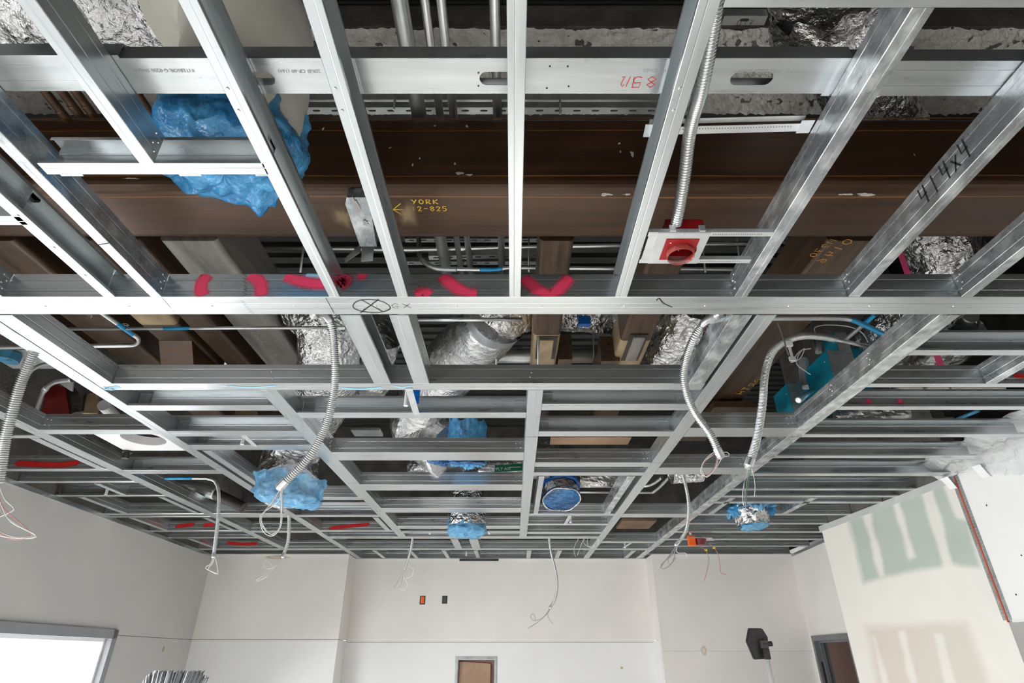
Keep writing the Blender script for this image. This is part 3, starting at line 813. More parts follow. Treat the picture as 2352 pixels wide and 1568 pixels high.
# cross studs, bay by bay: (near edge, far edge, near web?, paint)
bays = {
 'window wall to first long runner': (lambda y: LW(y) + .006, ends[1][0] - .001, [(1000, 1006, 0), (1077, 1082, 1), (1105, 1109, 1), (1137, 1140, 0), (1179, 1183, 1), (1185.5, 1188, 1), (1218, 1221, 1), (1234, 1236, 1)]),
 'first to second long runner from windows': (lambda y: ends[1][1] + .001, ends[2][0] - .001, [(987, 997, 1), (1080, 1088, 0), (1179, 1188, 1), (1219, 1223, 1)]),
 'second to third long runner from windows': (lambda y: ends[2][1] + .001, ends[3][0] - .001, [(931, 943, 0), (990, 1002, 0), (1022, 1033, 0), (1142, 1148, 1), (1154, 1160, 0), (1183, 1187, 0), (1218, 1221, 1)]),
 'third to middle long runner': (lambda y: ends[3][1] + .001, ends[4][0] - .001, [(948, 960, 0), (1039, 1057, 1), (1113, 1126, 1), (1167, 1177, 1), (1208, 1214, 1), (1220, 1224, 0)]),
 'middle to fifth long runner': (lambda y: ends[4][1] + .001, ends[5][0] - .001, [(928, 942, 0), (991, 1002, 0), (1062, 1072, 1), (1085, 1092, 1), (1180, 1184, 1), (1203, 1206, 1), (1222, 1225, 1)]),
 'fifth to blotchy sixth long runner': (lambda y: ends[5][1] + .001, ends[6][0] - .001, [(983, 1003, 1), (1074, 1089, 1), (1180, 1188, 1), (1243, 1247, 1)]),
 'blotchy long runner to patched wall': (lambda y: ends[6][1] + .001, None, [(804, 816, 0), (881, 889, 1), (933, 941, 0), (997, 1004, 0), (1046, 1052, 0), (1087, 1093, 0), (1122, 1126, 0), (1138, 1142, 0), (1152, 1156, 1), (1180, 1183, 1), (1201, 1204, 1), (1220, 1223, 1), (1237, 1240, 1), (1253, 1255, 1)]),
}
ordn = ['first', 'second', 'third', 'fourth', 'fifth', 'sixth', 'seventh', 'eighth', 'ninth', 'tenth', 'eleventh', 'twelfth', 'thirteenth', 'fourteenth', 'fifteenth']
studs = {}
for bi, (where, (fx0, x1, rows)) in enumerate(bays.items()):
    for k, (va, vb, near) in enumerate(rows):
        y_ = YH(va)
        xa = fx0(y_)
        xb = x1 if x1 is not None else ((RW(y_) - .006 if y_ < 5.86 else DW(y_) - .006) if y_ > 3.3 else RW(y_) - .02)
        if bi == 6 and y_ < 4.0: xb = {804: 3.09, 881: 3.09, 933: 3.09, 997: 2.985, 1046: 2.985}.get(va, xb)
        o = cross('%s cross stud, %s from the crossbeam, %s' % ('solid faced' if near else 'open faced', ordn[k], where), xa, xb, va, vb, bool(near),
                  group='cross studs of the ceiling grid', screws='lr' if bi in (1, 3, 4, 5) else '')
        if not near and 0 < bi < 6:         # end clips inside the open studs
            yw = max(YH(vb), y_ + .038) - .0042
            for xx, s_ in ((xa, 1), (xb, -1)):
                b = bmesh.new(); box(b, (min(xx + s_ * .002, xx + s_ * .062), yw - .0012, H + .006), (max(xx + s_ * .002, xx + s_ * .062), yw, H + .090)); obj('clip', b, M['galv_dark'], o)
                for dz in (.03, .066): add_screw(o, (xx + s_ * .04, yw - .0012, H + dz), (0, -1, 0))
        studs[(bi, va)] = o
def spray(o, pts, y_, w_=.03, mat='spray_red'):
    b = bmesh.new()
    ribbon(b, smooth_path([W(u, v, y=y_) for u, v in pts], 5), (0, -1, 0), w_, .0012, (H + .001, H + .0975))
    obj('spray_stroke', b, M[mat], o)
spray(studs[(0, 1077)], [(34, 1063), (90, 1066), (140, 1067), (184, 1061)], YH(1077), .06)
spray(studs[(0, 1218)], [(402, 1209), (448, 1203)], YH(1218), .06); spray(studs[(0, 1218)], [(466, 1206), (492, 1204)], YH(1218), .06)
spray(studs[(2, 1218)], [(755, 1213), (800, 1208), (850, 1203)], YH(1218), .055)
spray(studs[(6, 881)], [(2328, 862), (2352, 864), (2400, 862)], YH(881), .036)
for u in (1995, 2067): spray(studs[(6, 933)], [(u, 916), (u + 1, 928)], YH(933) + .037, .04, 'spray_pink')
# long tracks across the far end and the wall tracks
t1 = cross('long track across the far end, end of the third and middle runners', ends[2][1] + .001, ends[5][0] - .001, 1232, 1237, True, name='cross_track', cat='track', group='long tracks at the far end')
for k_, (xa_, xb_, lb_) in enumerate(((LW(7.3) + .01, ends[2][0] - .001, 'window-side length'), (ends[2][1] + .001, ends[5][0] - .001, 'middle length'), (ends[5][1] + .001, ends[6][0] - .001, 'door-side length'))):
    o = cross('last long track, %s, one bay before the far wall' % lb_, xa_, xb_, 1259.5, 1263, True, name='cross_track', cat='track', group='long tracks at the far end')
    if k_ == 0: t2 = o
spray(t2, [(520, 1246), (555, 1249), (592, 1248)], YH(1259.5), .055)
for lb, xa, xb, y_ in (('wall track along the recess of the far wall', XL + .003, XR - .003, YB), ('wall track over the window-side flank of the far wall', LW(YA) + .01, XL + .06, YA), ('wall track over the far wall flank beside the door', XR - .06, DW(YA) - .01, YA)):
    b = bmesh.new(); stud_x(b, xa, xb, y_ - .037, y_ - .002, False); tag(obj('wall_track', b, M['galv_x']), lb, 'track', 'tracks along the far wall')
# short stubs and doubled pieces running front to back
SG_ = 'short stubs of the ceiling grid'
def stub(label, ua, ub, v, v0, v1, web, mat='galv_y', paint_=None, minw=None):
    o = joist(label, ua, ub, v, v0, v1, web, mat, name='grid_stub', group=SG_, cat='stud', y0=YH(v0) + .004, y1=YH(v1) - .003, minw=minw)
    if web and paint_:
        x = o['x1'] if web > 0 else o['x0']
        b = bmesh.new(); ribbon(b, [W(u, vv, x=x) for u, vv in paint_], (1 if web > 0 else -1, 0, 0), .045, .0012); obj('spray_stroke', b, M['spray_red'], o)
    del o['x0'], o['x1']
    return o
stub('thin stud doubling the first long runner beside the red striped stud', 70, 93, 1008, 1006, 1077, -1)
stub('thin stud doubling the first long runner, beyond the cable tab stub', 362, 375, 1141, 1141, 1179, -1)
stub('thin stud doubling the first long runner, beside two short red strokes', 463, 474, 1188, 1189, 1218, -1)
stub('short stub holding a small white clip near the window wall', 206, 219, 1107, 1110, 1137, 1)
stub('short solid stub near the window wall, between fourth and fifth cross studs', 177, 190, 1141, 1141, 1179, 1)
stub('short stub with a red dab near the window wall', 292, 304, 1188, 1189, 1218, 1, paint_=[(360, 1190), (371, 1200)])
stub('far short stub with a red dab near the window wall', 426, 437, 1236, 1237, 1259, 1, paint_=[(458, 1240), (476, 1246)])
stub('solid stud doubling the second long runner, running behind the large blue bag', 463, 482, 1034, 1034, 1142, 1)
stub('short stub with a red patch beyond the large blue bag', 678, 690, 1188, 1188, 1218, 1, paint_=[(715, 1194), (735, 1204)])
stub('thin stud doubling the third long runner beside the large blue bag', 723, 738, 1038, 1034, 1142, -1)
stub('thin stub closing the bay with the long red stroke', 855, 868, 1188, 1188, 1218, -1)
stub('narrow stub left of the open round duct end', 1238, 1251, 1093, 1093, 1180, 1)
stub('solid stub right of the open round duct end', 1442, 1460, 1093, 1093, 1180, -1, 'galv_mottled')
stub('slanting looking stub above the loose foil collar, towards the patched wall', 1866, 1881, 1142, 1143, 1180, -1, 'galv_mottled')
stub('stub left of the loose foil collar', 1681, 1693, 1141, 1143, 1180, -1)
stub('blotchy stub between the first two cross studs, cut off by the frame edge', 2263, 2288, 881, 817, 881, -1, 'galv_mottled')
stub('plain stub between the last tracks, nearer the window side', 1034, 1051, 1237, 1238, 1259, 1)
stub('holed stub between the last tracks beside the covered duct', 1077, 1097, 1237, 1238, 1259, 1)
for n_, (ua, ub) in enumerate(((855, 864), (936, 945), (1014, 1023), (1088, 1097), (1211, 1221), (1281, 1291), (1452, 1462))):
    stub('%s stub from the window side in the last strip before the recess wall' % ordn[n_], ua, ub, 1264, 1264, 1281.5, 1 if ua < 1178 else -1)
# small hardware on the grid
def flat_bar(label, a, b_, w_, mat='zinc', z=H - .0022, parent=None, name='flat_strap', group=None):
    p, q = W(*a, z=z), W(*b_, z=z)
    d = (q - p).normalized(); s = V((-d.y, d.x, 0)) * (w_ / 2)
    b = bmesh.new(); prism(b, [p - s, q - s, q + s, p + s], (0, 0, .002)); bmesh.ops.recalc_face_normals(b, faces=b.faces)
    o = tag(obj(name, b, M[mat]), label, 'strap', group)
    for t in (.08, .92): add_screw(o, p + (q - p) * t, (0, 0, -1))
    return o
flat_bar('flat steel strap from the blue sprayed crossbeam to the stud behind it', (939, 892), (957, 953), .034)
flat_bar('flat steel strap across two open studs above the large blue bag', (560, 1001), (588, 1026), .03)
flat_bar('flat steel strap under the open round duct end', (1309, 1184), (1297, 1206), .03)
flat_bar('flat steel strap by the far runner crossing towards the door', (1450, 1246), (1432, 1258), .03)
def tip(label, u, v, z0, L, r=.0105, tilt=(0, 0, 0), mat='white_plate'):
    p = W(u, v, z=z0); b = bmesh.new()
    sweep(b, [p + V((0, 0, L)), p + V(tilt)], lambda i, a, q: r, 14)
    sweep(b, [p + V(tilt) + V((0, 0, .004)), p + V(tilt) - V((0, 0, .002))], lambda i, a, q: r * 1.12, 14)
    return tag(obj('sprinkler_stub', b, M[mat]), label, 'pipe stub', 'white stub pipes hanging through the grid')
tip('white plastic tube beside the flat strap and blue tag', 932, 931, H + .0, .10)
tip('white stub pipe left of the covered duct under the far track', 987, 1226, H - .01, .06)
tip('white stub pipe right of the covered duct under the far track', 1124, 1226, H - .01, .06)
tip('white stub pipe beside the strap under the open round duct end', 1311, 1200, H - .01, .06)
tip('white stub pipe under the last stud beside the sixth runner', 1436, 1258, H - .01, .06)
tip('small white clip on the stub near the window wall', 243, 1135, H - .01, .05)
tip('white stub pipe above the flat strap near the large blue bag', 556, 1020, H - .0, .05)
tip('small white pipe on the strip before the recess wall', 1071, 1276, H - .01, .05)
b = bmesh.new(); p = W(955, 908, z=H + .06); box(b, p - V((.02, .004, .045)), p + V((.02, .004, .045)), .003)
tag(obj('blue_tag', b, M['blue_fitting']), 'blue plastic tag behind the flat strap', 'tag')

for o_, a_, c_ in ((r5, (1494, 1062), (1523, 1063)), (r3, (799, 1109), (830, 1109)), (r2, (484, 1075), (508, 1073)), (r1, (262, 1085), (286, 1083)), (jn['z1'], (226, 562), (250, 558)), (r4, (1204, 1003), (1236, 1003))):
    b = bmesh.new(); ribbon(b, [W(*a_, z=H), W(*c_, z=H)], (0, 0, -1), .0035); obj('seam', b, M['seam'], o_)
for k_, (u, v) in enumerate(((566, 655),)): pass
# ---------------------------------------------------------------- the plenum: structural steel
def mk(name, bm, mat, label, cat, group=None, parent=None, smooth=False):
    return tag(obj(name, bm, mat, parent, smooth), label, cat, group)
def hss(bm, x0, x1, y0, y1, z0, z1, r, axis, n=5):
    """rounded rectangular hollow section along axis 'x' or 'y'"""
    a0, a1 = (y0, y1) if axis == 'x' else (x0, x1)
    pts = []
    for (cx_, cz2, s) in ((a1 - r, z1 - r, 0), (a0 + r, z1 - r, 1), (a0 + r, z0 + r, 2), (a1 - r, z0 + r, 3)):
        for k in range(n + 1):
            t = math.pi / 2 * (s + k / n)
            pts.append((cx_ + r * math.cos(t), cz2 + r * math.sin(t)))
    if axis == 'x': prism(bm, [(x0, p, q) for p, q in pts], (x1 - x0, 0, 0))
    else: prism(bm, [(p, y0, q) for p, q in pts], (0, y1 - y0, 0))
    bmesh.ops.recalc_face_normals(bm, faces=bm.faces)
ZB = 1.68
MY0, MY1 = W(CX, 432, z=ZB).y - .012, W(CX, 546, z=ZB).y + .02
b = bmesh.new(); hss(b, -4.5, 4.5, MY0, MY1, ZB, W(CX, 265, y=MY0).z, .045, 'x')
mb = mk('steel_beam', b, M['rust'], 'large dark brown rounded steel beam crossing the whole view', 'beam')
b = bmesh.new()
p = W(906, 481, z=ZB)
dn, rt = (0, 0, -1), (1, 0, 0)
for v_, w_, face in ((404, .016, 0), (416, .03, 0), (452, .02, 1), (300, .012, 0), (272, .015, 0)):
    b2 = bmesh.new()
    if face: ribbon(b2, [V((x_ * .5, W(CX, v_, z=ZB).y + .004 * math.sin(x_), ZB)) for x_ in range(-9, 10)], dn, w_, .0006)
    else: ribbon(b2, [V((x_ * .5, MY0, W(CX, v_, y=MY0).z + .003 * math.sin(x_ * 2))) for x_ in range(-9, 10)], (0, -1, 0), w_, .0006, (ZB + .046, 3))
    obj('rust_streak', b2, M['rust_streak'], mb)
ribbon(b, [W(905, 481, z=ZB), W(941, 481, z=ZB)], dn, .005); ribbon(b, [W(920, 467, z=ZB), W(903, 481, z=ZB), W(927, 495, z=ZB)], dn, .005)
write(b, 'YORK', W(946, 468, z=ZB), rt, (0, -1, 0), .026, .030, .0048, dn)
write(b, '12-825', W(945, 484, z=ZB), rt, (0, -1, 0), .028, .0268, .0044, dn)
obj('paint_writing', b, M['ink_yellow'], mb)
def blotch(parent, c, ex, ey, nrm, s, seed, mat='smear', name='plaster_smear', rough=True):
    b = bmesh.new(); rnd = random.Random(seed); n = 14 if rough else 30
    c, ex, ey, nrm = V(c), V(ex), V(ey), V(nrm)
    r = [rnd.uniform(.35, 1) if rough else .8 + .3 * noise.noise(V((math.cos(6.283 * k / n) * 1.2, math.sin(6.283 * k / n) * 1.2, seed))) for k in range(n)]
    vs2 = [b.verts.new(c + (ex * math.cos(2 * math.pi * k / n) * s[0] + ey * math.sin(2 * math.pi * k / n) * s[1]) * r[k] + nrm * .0012) for k in range(n)]
    ct = b.verts.new(c + nrm * .002)
    lay = b.loops.layers.float_color.new('edge')
    for k in range(n):
        f = b.faces.new((ct, vs2[k], vs2[(k + 1) % n]))
        for lp in f.loops:
            e_ = .95 if lp.vert is ct else 0
            lp[lay] = (e_, e_, e_, 1)
    obj(name, b, M[mat], parent)
for i, (u, v, su, sv) in enumerate(((1055, 398, .022, .012), (1078, 402, .02, .008), (1392, 434, .03, .014), (1440, 432, .024, .008), (1940, 428, .03, .008), (1990, 412, .05, .012), (2130 - 180, 424, .02, .008), (300, 410, .05, .008))):
    on_face = v < 425
    p = W(u, v, y=MY0) if v < 412 else W(u, 446, z=ZB)
    blotch(mb, p, (1, 0, 0), (0, 0, 1) if v < 412 else (0, 1, 0), (0, -1, 0) if v < 412 else dn, (su, sv), i)
rnd = random.Random(21)
for i in range(16):
    u, v = rnd.uniform(700, 2300), rnd.uniform(285, 400)
    blotch(mb, W(u, v, y=MY0), (1, 0, 0), (0, 0, 1), (0, -1, 0), (rnd.uniform(.003, .008), rnd.uniform(.005, .016)), 200 + i)
blotch(mb, W(1452, 354, y=MY0), (1, 0, 0), (0, 0, 1), (0, -1, 0), (.01, .022), 33)
for i, (u, v, su, sv) in enumerate(((790, 498, .09, .16), (935, 492, .09, .17))):
    blotch(mb, W(u, v, z=ZB), (1, 0, 0), (0, 1, 0), dn, (su, sv), 60 + i, 'tint', 'heat_tint')
# clip angle welded to the beam and the bent plate below it
b = bmesh.new()
q = [W(800, 432, z=ZB - .004), W(850, 432, z=ZB - .004), W(868, 546, z=ZB - .004), W(830, 546, z=ZB - .004), W(797, 448, z=ZB - .004)]
prism(b, q, (0, 0, -.05)); bmesh.ops.recalc_face_normals(b, faces=b.faces)
ca = mk('clip_angle', b, M['galv_mottled'], 'grey steel clip angle welded under the brown beam beside the yellow writing', 'bracket')
blotch(ca, W(818, 470, z=ZB - .056), (1, 0, 0), (0, 1, 0), dn, (.016, .055), 5); blotch(ca, W(840, 512, z=ZB - .056), (1, 0, 0), (0, 1, 0), dn, (.016, .03), 8)
b = bmesh.new(); yk = W(850, 548, z=ZB).y + .02
prism(b, [W(833, 545, y=yk), W(861, 543, y=yk), W(856, 598, y=yk), W(829, 600, y=yk)], (0, .003, 0)); bmesh.ops.recalc_face_normals(b, faces=b.faces)
mk('hanger_plate', b, M['zinc'], 'flat hanger plate with two holes below the clip angle', 'plate')
b = bmesh.new(); prism(b, [W(834, 553, y=yk - .01), W(790, 595, y=yk - .03), W(794, 601, y=yk - .03), W(826, 580, y=yk - .01)], (0, .004, 0)); bmesh.ops.recalc_face_normals(b, faces=b.faces)
mk('bent_strip', b, M['galv_dark'], 'bent sheet metal strip beside the hanger plate', 'strip')
# sections running front to back behind the big beam
def kx(ratio, z=ZB): return z * ratio / C_
def kicker(label, r0, r1, yend, mat='rust_y', h=.20, z=ZB, y0=None, end=True, primer=None):
    b = bmesh.new(); hss(b, kx(r0, z), kx(r1, z), y0 or MY1 + .003, yend, z, z + h, .022, 'y')
    o = mk('brace_beam', b, M[mat], label, 'beam', 'steel tube beams running back from the big beam')
    if primer:
        b = bmesh.new(); hss(b, kx(r0, z) - .0015, kx(r1, z) + .0015, primer[0], primer[1], z - .0015, z + h + .0015, .023, 'y'); obj('heat_tint', b, M['primer'], o)
    return o
def gusset(o, x, y0, y1, z0, z1, mat='grey_steel', th=.014):
    b = bmesh.new(); box(b, (x - th / 2, y0, z0), (x + th / 2, y1, z1), .002); obj('gusset_plate', b, M[mat], o)
k4 = kicker('brown tube beam seen straight on, right of the middle joist', .0646, .148, 4.6, primer=(2.98, 4.0))
yg = W(1265, 775, z=ZB).y
b = bmesh.new(); box(b, (kx(.085), yg, ZB - .022), (kx(.128), yg + .25, ZB - .001), .006); obj('gusset_plate', b, M['primer'], k4)
b = bmesh.new(); box(b, (kx(.075), yg - .02, ZB - .008), (kx(.14), yg + .27, ZB - .0018), .004); obj('weld', b, M['dark'], k4)
gusset(k4, kx(.175), yg + .25, yg + .6, ZB - .02, ZB + .16, 'rust_y', .09)
k5 = kicker('brown tube beam behind the red box, with a scorched end', .340, .438, 4.6, primer=(3.05, 4.0))
yg = W(1470, 770, z=ZB).y
b = bmesh.new(); box(b, (kx(.375), yg, ZB - .02), (kx(.412), yg + .3, ZB - .001), .006); obj('gusset_plate', b, M['grey_steel'], k5)
b = bmesh.new(); box(b, (kx(.364), yg - .02, ZB - .008), (kx(.421), yg + .32, ZB - .0018), .004); obj('weld', b, M['dark'], k5)
gusset(k5, kx(.325), yg + .28, yg + .65, ZB - .03, ZB + .15, 'rust_y', .12)
k1 = kicker('grey tube beam with a pale face, left of the blue striped conduit', -.851, -.712, 4.4, 'grey_steel', .30, primer=(3.55, 3.9))
k2 = kicker('brown tube beam with a cut end, above the J bent conduit', -1.125, -1.01, 3.45, 'rust_y', .24, primer=(2.72, 2.86))
b = bmesh.new(); prism(b, [(kx(-1.12), 3.05, ZB - .002), (kx(-1.12), 3.6, ZB - .002), (kx(-1.12), 3.5, ZB - .22), (kx(-1.12), 3.25, ZB - .26)], (.20, 0, 0)); bmesh.ops.recalc_face_normals(b, faces=b.faces)
obj('gusset_plate', b, M['rust'], k2)
b = bmesh.new(); prism(b, [(kx(-1.03), 3.4, ZB - .02), (kx(-1.03), 3.62, ZB - .02), (kx(-1.03), 3.62, ZB - .16), (kx(-1.03), 3.4, ZB - .16)], (.15, 0, 0)); bmesh.ops.recalc_face_normals(b, faces=b.faces)
obj('gusset_plate', b, M['primer'], k2)
k2b = kicker('deep brown web beside the scorched gusset, behind the blue striped conduit', -.985, -.90, 4.2, 'rust_y', .30)
k3 = kicker('brown tube beam crossing behind the doubled bright runner', -1.33, -1.20, 4.9, 'rust_y', .26, primer=(4.45, 4.85))
k6 = kicker('brown tube beam with orange numbers, left of the teal boxes', .757, .898, 4.9, 'rust_y', .26, primer=(4.2, 4.6))
k7 = kicker('dark brown beam end at the window-side edge behind the big beam', -1.60, -1.42, 3.3, 'rust_y', .26)
b = bmesh.new()
write(b, '0146', W(1962, 552, z=ZB), (-.35, 1, 0), (-1, -.35, 0), .045, .050, .005, dn)
write(b, 'M270', W(1922, 552, z=ZB), (-.35, 1, 0), (-1, -.35, 0), .038, .036, .0036, dn)
obj('paint_writing', b, M['ink_orange'], k6)
b = bmesh.new(); write(b, 'NORTH 270', W(1768, 862, z=ZB), (-.25, 1, 0), (-1, -.25, 0), .05, .07, .0045, dn); obj('paint_writing', b, M['ink_yellow'], k6)
gusset(k6, kx(.72), 3.1, 3.7, ZB - .05, ZB + .20, 'rust_y', .03)
b = bmesh.new(); write(b, 'YORK 16', W(563, 752, z=ZB), (.1, 1, 0), (1, -.1, 0), .04, .055, .0022, dn); obj('paint_writing', b, M['smear'], k1)
b = bmesh.new(); write(b, '9 -8', W(192, 726, z=ZB), (.8, .6, 0), (.6, -.8, 0), .05, .06, .0028, dn); obj('paint_writing', b, M['smear'], k3)
# fireproofed beam up under the deck
ZQ = 2.76
fy0, fy1 = W(CX, 66, z=ZQ).y, W(CX, 262, z=ZQ).y
b = bmesh.new()
nx_, ny_ = 620, 34
g = [[b.verts.new((-4.6 + 9.2 * i / nx_, fy0 + (fy1 - fy0) * k / ny_, ZQ + .022 * noise.noise(V((i * .11, k * .26, 0))) + .016 * noise.noise(V((i * .45, k * .5, 4))) + .012 * noise.noise(V((i * 1.27, k * 1.27, 9))))) for k in range(ny_ + 1)] for i in range(nx_ + 1)]
for i in range(nx_):
    for k in range(ny_): b.faces.new((g[i][k], g[i][k + 1], g[i + 1][k + 1], g[i + 1][k]))
fb = mk('fireproofed_beam', b, M['fireproof'], 'beam coated in pale sprayed fireproofing under the metal deck', 'beam')
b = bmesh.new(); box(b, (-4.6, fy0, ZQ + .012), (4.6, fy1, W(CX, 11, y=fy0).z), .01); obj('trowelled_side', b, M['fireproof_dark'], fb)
b = bmesh.new(); box(b, (-4.6, fy0 - .01, ZT - .045), (4.6, fy0 + .3, ZT - .005)); mk('dark_gap_strip', b, M['black'], 'black strip standing in for the dark gap above the fireproofed beam', 'strip')  # solid black put in place of the unlit gap under the deck
# slotted strut channels across
def strut(label, u0, u1, v, z, parent=None, tilt=0):
    b = bmesh.new(); a, c = W(u0, v, z=z), W(u1, v + tilt, z=z)
    L = (c - a).length; ex = (c - a).normalized(); ey = V((-ex.y, ex.x, 0))
    n = max(1, int(L / .09))
    for k in range(n):
        plate_hole(b, a + ex * (k * L / n) + ey * -.02, ex, ey, L / n, .041, (L / n / 2, .02), .0065, .025, .002, 12)
    for s in (-.0205, .0205): prism(b, [a + ey * s, c + ey * s, c + ey * s + V((0, 0, .04)), a + ey * s + V((0, 0, .04))], ey * .002)
    bmesh.ops.recalc_face_normals(b, faces=b.faces)
    return mk('strut_channel', b, M['conduit_dull'], label, 'channel', 'slotted strut channels under the deck')
strut('slotted strut channel just above the big brown beam', 620, 1560, 254, 2.42)
strut('slotted strut channel behind the bundle of conduits, above the sprayed beam', 640, 1560, 236, 2.5)
strut('slotted strut channel behind the big beam, upper of two', 930, 1250, 552, 2.6)
strut('slotted strut channel behind the big beam, lower of two', 930, 1250, 604, 2.6)
strut('plain looking strut with a black mark, between the two slotted ones', 985, 1245, 592, 2.25, tilt=-5)
st_ = strut('short strut with 037 written on it beside the large foil duct', 1660, 1760, 46, 2.3)
b = bmesh.new(); write(b, '037', W(1690, 60, z=2.298), (1, 0, 0), (0, -1, 0), .026, .024, .0022, (0, 0, -1)); obj('marker_writing', b, M['ink'], st_)
# conduits running front to back
def run(label, pts, r, mat='conduit', name='conduit', cat='conduit', group=None, couplers=(), seg=14, n=6, blue=None, clamps=()):
    pts = smooth_path(pts, n) if n > 1 and len(pts) > 2 else [V(p) for p in pts]
    b = bmesh.new(); sweep(b, pts, lambda i, a, p: r, seg)
    o = mk(name, b, M[mat], label, cat, group, smooth=False)
    for p in o.data.polygons: p.use_smooth = len(p.vertices) == 4
    for f in couplers:
        i = min(int(f * (len(pts) - 1)), len(pts) - 2); a_, d = pts[i].lerp(pts[i + 1], f * (len(pts) - 1) - i), (pts[i + 1] - pts[i]).normalized()
        b = bmesh.new(); sweep(b, [a_ - d * r * 2.2, a_ - d * r * 2, a_ + d * r * 2, a_ + d * r * 2.2], lambda k, a, p: r * (1.0 if k in (0, 3) else 1.28), seg); obj('coupling', b, M['zinc'], o)
    if blue:
        i0, i1 = int(blue[0] * (len(pts) - 1)), int(blue[1] * (len(pts) - 1))
        sub = pts[i0:i1 + 1] if i1 > i0 + 1 else [pts[0].lerp(pts[-1], blue[0]), pts[0].lerp(pts[-1], blue[1])]
        b = bmesh.new(); sweep(b, sub, lambda i, a, p: r * 1.02, seg); obj('blue_paint', b, M['blue_paint'], o, True)
    return o
gc = 'conduits running front to back over the big beam'
for lb, u, hw, y0_, z_ in (('thick vent pipe over the big beam, widest of the bundle', 963, 17, -.4, 2.2), ('thin conduit right beside the thick vent pipe', 1011, 9, -.4, 2.24), ('second thin conduit from the thick vent pipe', 1042, 9.5, -.4, 2.24), ('conduit standing apart, next to the middle joist', 1143, 10.5, -.4, 2.24)):
    p = W(u, 265, z=z_); r = (W(u + hw, 265, z=z_).x - p.x)
    run(lb, [V((p.x, y0_, z_)), V((p.x, 4.4, z_))], r, 'conduit_dull' if hw > 12 else 'conduit', group=gc, couplers=(.27,) if hw > 12 else (.22, .62), n=1)
for k, u in enumerate((1868, 1890, 1912)):
    p = W(u, 560, z=2.35); run('%s of three slanting conduits with couplings right of the red box' % ordn[k], [V((p.x, 2.0, 2.35)), V((p.x - .03, 4.3, 2.35))], .018, 'conduit_dull', group='three conduits with couplings', couplers=(.17, .34), n=1)
for k, (u, v) in enumerate(((135, 252), (163, 240), (194, 240), (345, 262), (402, 258))):
    p = W(u, v, z=1.95); r = .017
    run('rusty pipe end under the large foil duct, %s from the window side' % ordn[k], [V((p.x - .08, p.y - .9, 2.06)), V((p.x, p.y - .02, 1.955)), p], r, 'rust', 'pipe', 'pipe', 'rusty pipe ends')
# thin electrical conduits across
run('thin conduit behind the big beam at the height of the yellow writing', [W(470, 573, z=2.25), W(760, 571, z=2.25), W(935, 573, z=2.25), W(1250, 566, z=2.25), W(1720, 559, z=2.25)], .013, couplers=(.45, .61))
run('dark conduit dropping behind the big beam and turning towards the red box', [W(962, 540, z=2.5), W(963, 575, z=2.35), W(968, 596, z=2.2), W(1000, 615, z=2.12), W(1050, 618, z=2.1)], .016, 'conduit_dull')
run('conduit with a blue painted length, low behind the big beam', [W(1045, 618, z=2.1), W(1130, 619, z=2.1), W(1170, 615, z=2.1), W(1260, 615, z=2.1), W(1500, 617, z=2.1), W(1740, 619, z=2.1)], .012, blue=(.16, .36))
run('straight conduit with a blue band below the painted crossbeam', [W(158, 755, z=1.5), W(792, 752, z=1.5)], .0085, blue=(.345, .44), couplers=(.99,), n=1)
run('J bent conduit returning towards the window side', [W(225, 712, z=1.5), W(268, 742, z=1.5), W(305, 768, z=1.5), W(318, 779, z=1.5), W(313, 790, z=1.5), W(290, 793, z=1.5), W(215, 794, z=1.5), W(100, 796, z=1.5), W(-30, 798, z=1.5)], .0115, blue=(.14, .26))
run('long thin conduit over the crossbeams in the middle, behind the tilted foil duct', [W(940, 734, z=1.75), W(1200, 733, z=1.75)], .012, n=1)
run('conduit turning to a blue painted bend above the teal boxes', [W(1750, 731, z=1.6), W(1880, 730, z=1.6), W(1945, 732, z=1.6), W(1980, 744, z=1.6), W(2030, 767, z=1.6), W(2060, 775, z=1.6)], .014, blue=(.45, 1))
run('blue painted conduit crossing the blue bend', [W(2010, 722, z=1.75), W(1975, 752, z=1.75), W(1935, 785, z=1.75)], .013, blue=(0, .4))
run('curved grey conduit right of the red box under the deck', [W(1790, 548, z=2.0), W(1820, 560, z=2.0), W(1838, 590, z=2.0), W(1842, 640, z=2.0)], .020, 'conduit_dull')
run('bent conduit beside the open round duct end, upper of two', [W(1330, 1116, z=1.5), W(1440, 1116, z=1.5), W(1490, 1114, z=1.5), W(1520, 1096, z=1.5)], .016)
run('bent conduit beside the open round duct end, lower of two', [W(1330, 1129, z=1.48), W(1480, 1130, z=1.48), W(1505, 1126, z=1.48), W(1540, 1092, z=1.48)], .016)
run('grey conduit loop at the window edge, outer of two', [W(40, 905, z=1.5), W(62, 862, z=1.5), W(90, 840, z=1.5), W(130, 832, z=1.5)], .012)
run('grey conduit loop at the window edge, inner of two', [W(85, 940, z=1.5), W(100, 900, z=1.5), W(125, 878, z=1.5), W(165, 872, z=1.5)], .014, couplers=(.4,))
run('conduit with a pale blue tint feeding the hanging flexible conduit', [W(380, 1098, y=4.3), W(470, 1098, y=4.3), W(486, 1099, y=4.3)], .010, 'conduit', blue=(0, .4))
run('heavy black pipe with banded collars near the window wall', [W(420, 1118, y=5.1), W(480, 1128, y=5.1), W(560, 1165, y=5.1)], .045, 'dark', 'pipe', 'pipe', couplers=(.12, .45))
run('dark insulated pipe across the gap behind the scorched beam ends', [W(1040, 818, z=1.95), W(1400, 816, z=1.95)], .055, 'conduit_dull', 'pipe', 'pipe', n=1)
run('pale pipe under the middle deck, behind the brown beam ends', [W(1200, 810, z=2.2), W(1620, 815, z=2.2)], .05, 'white_plate', 'pipe', 'pipe', n=1)
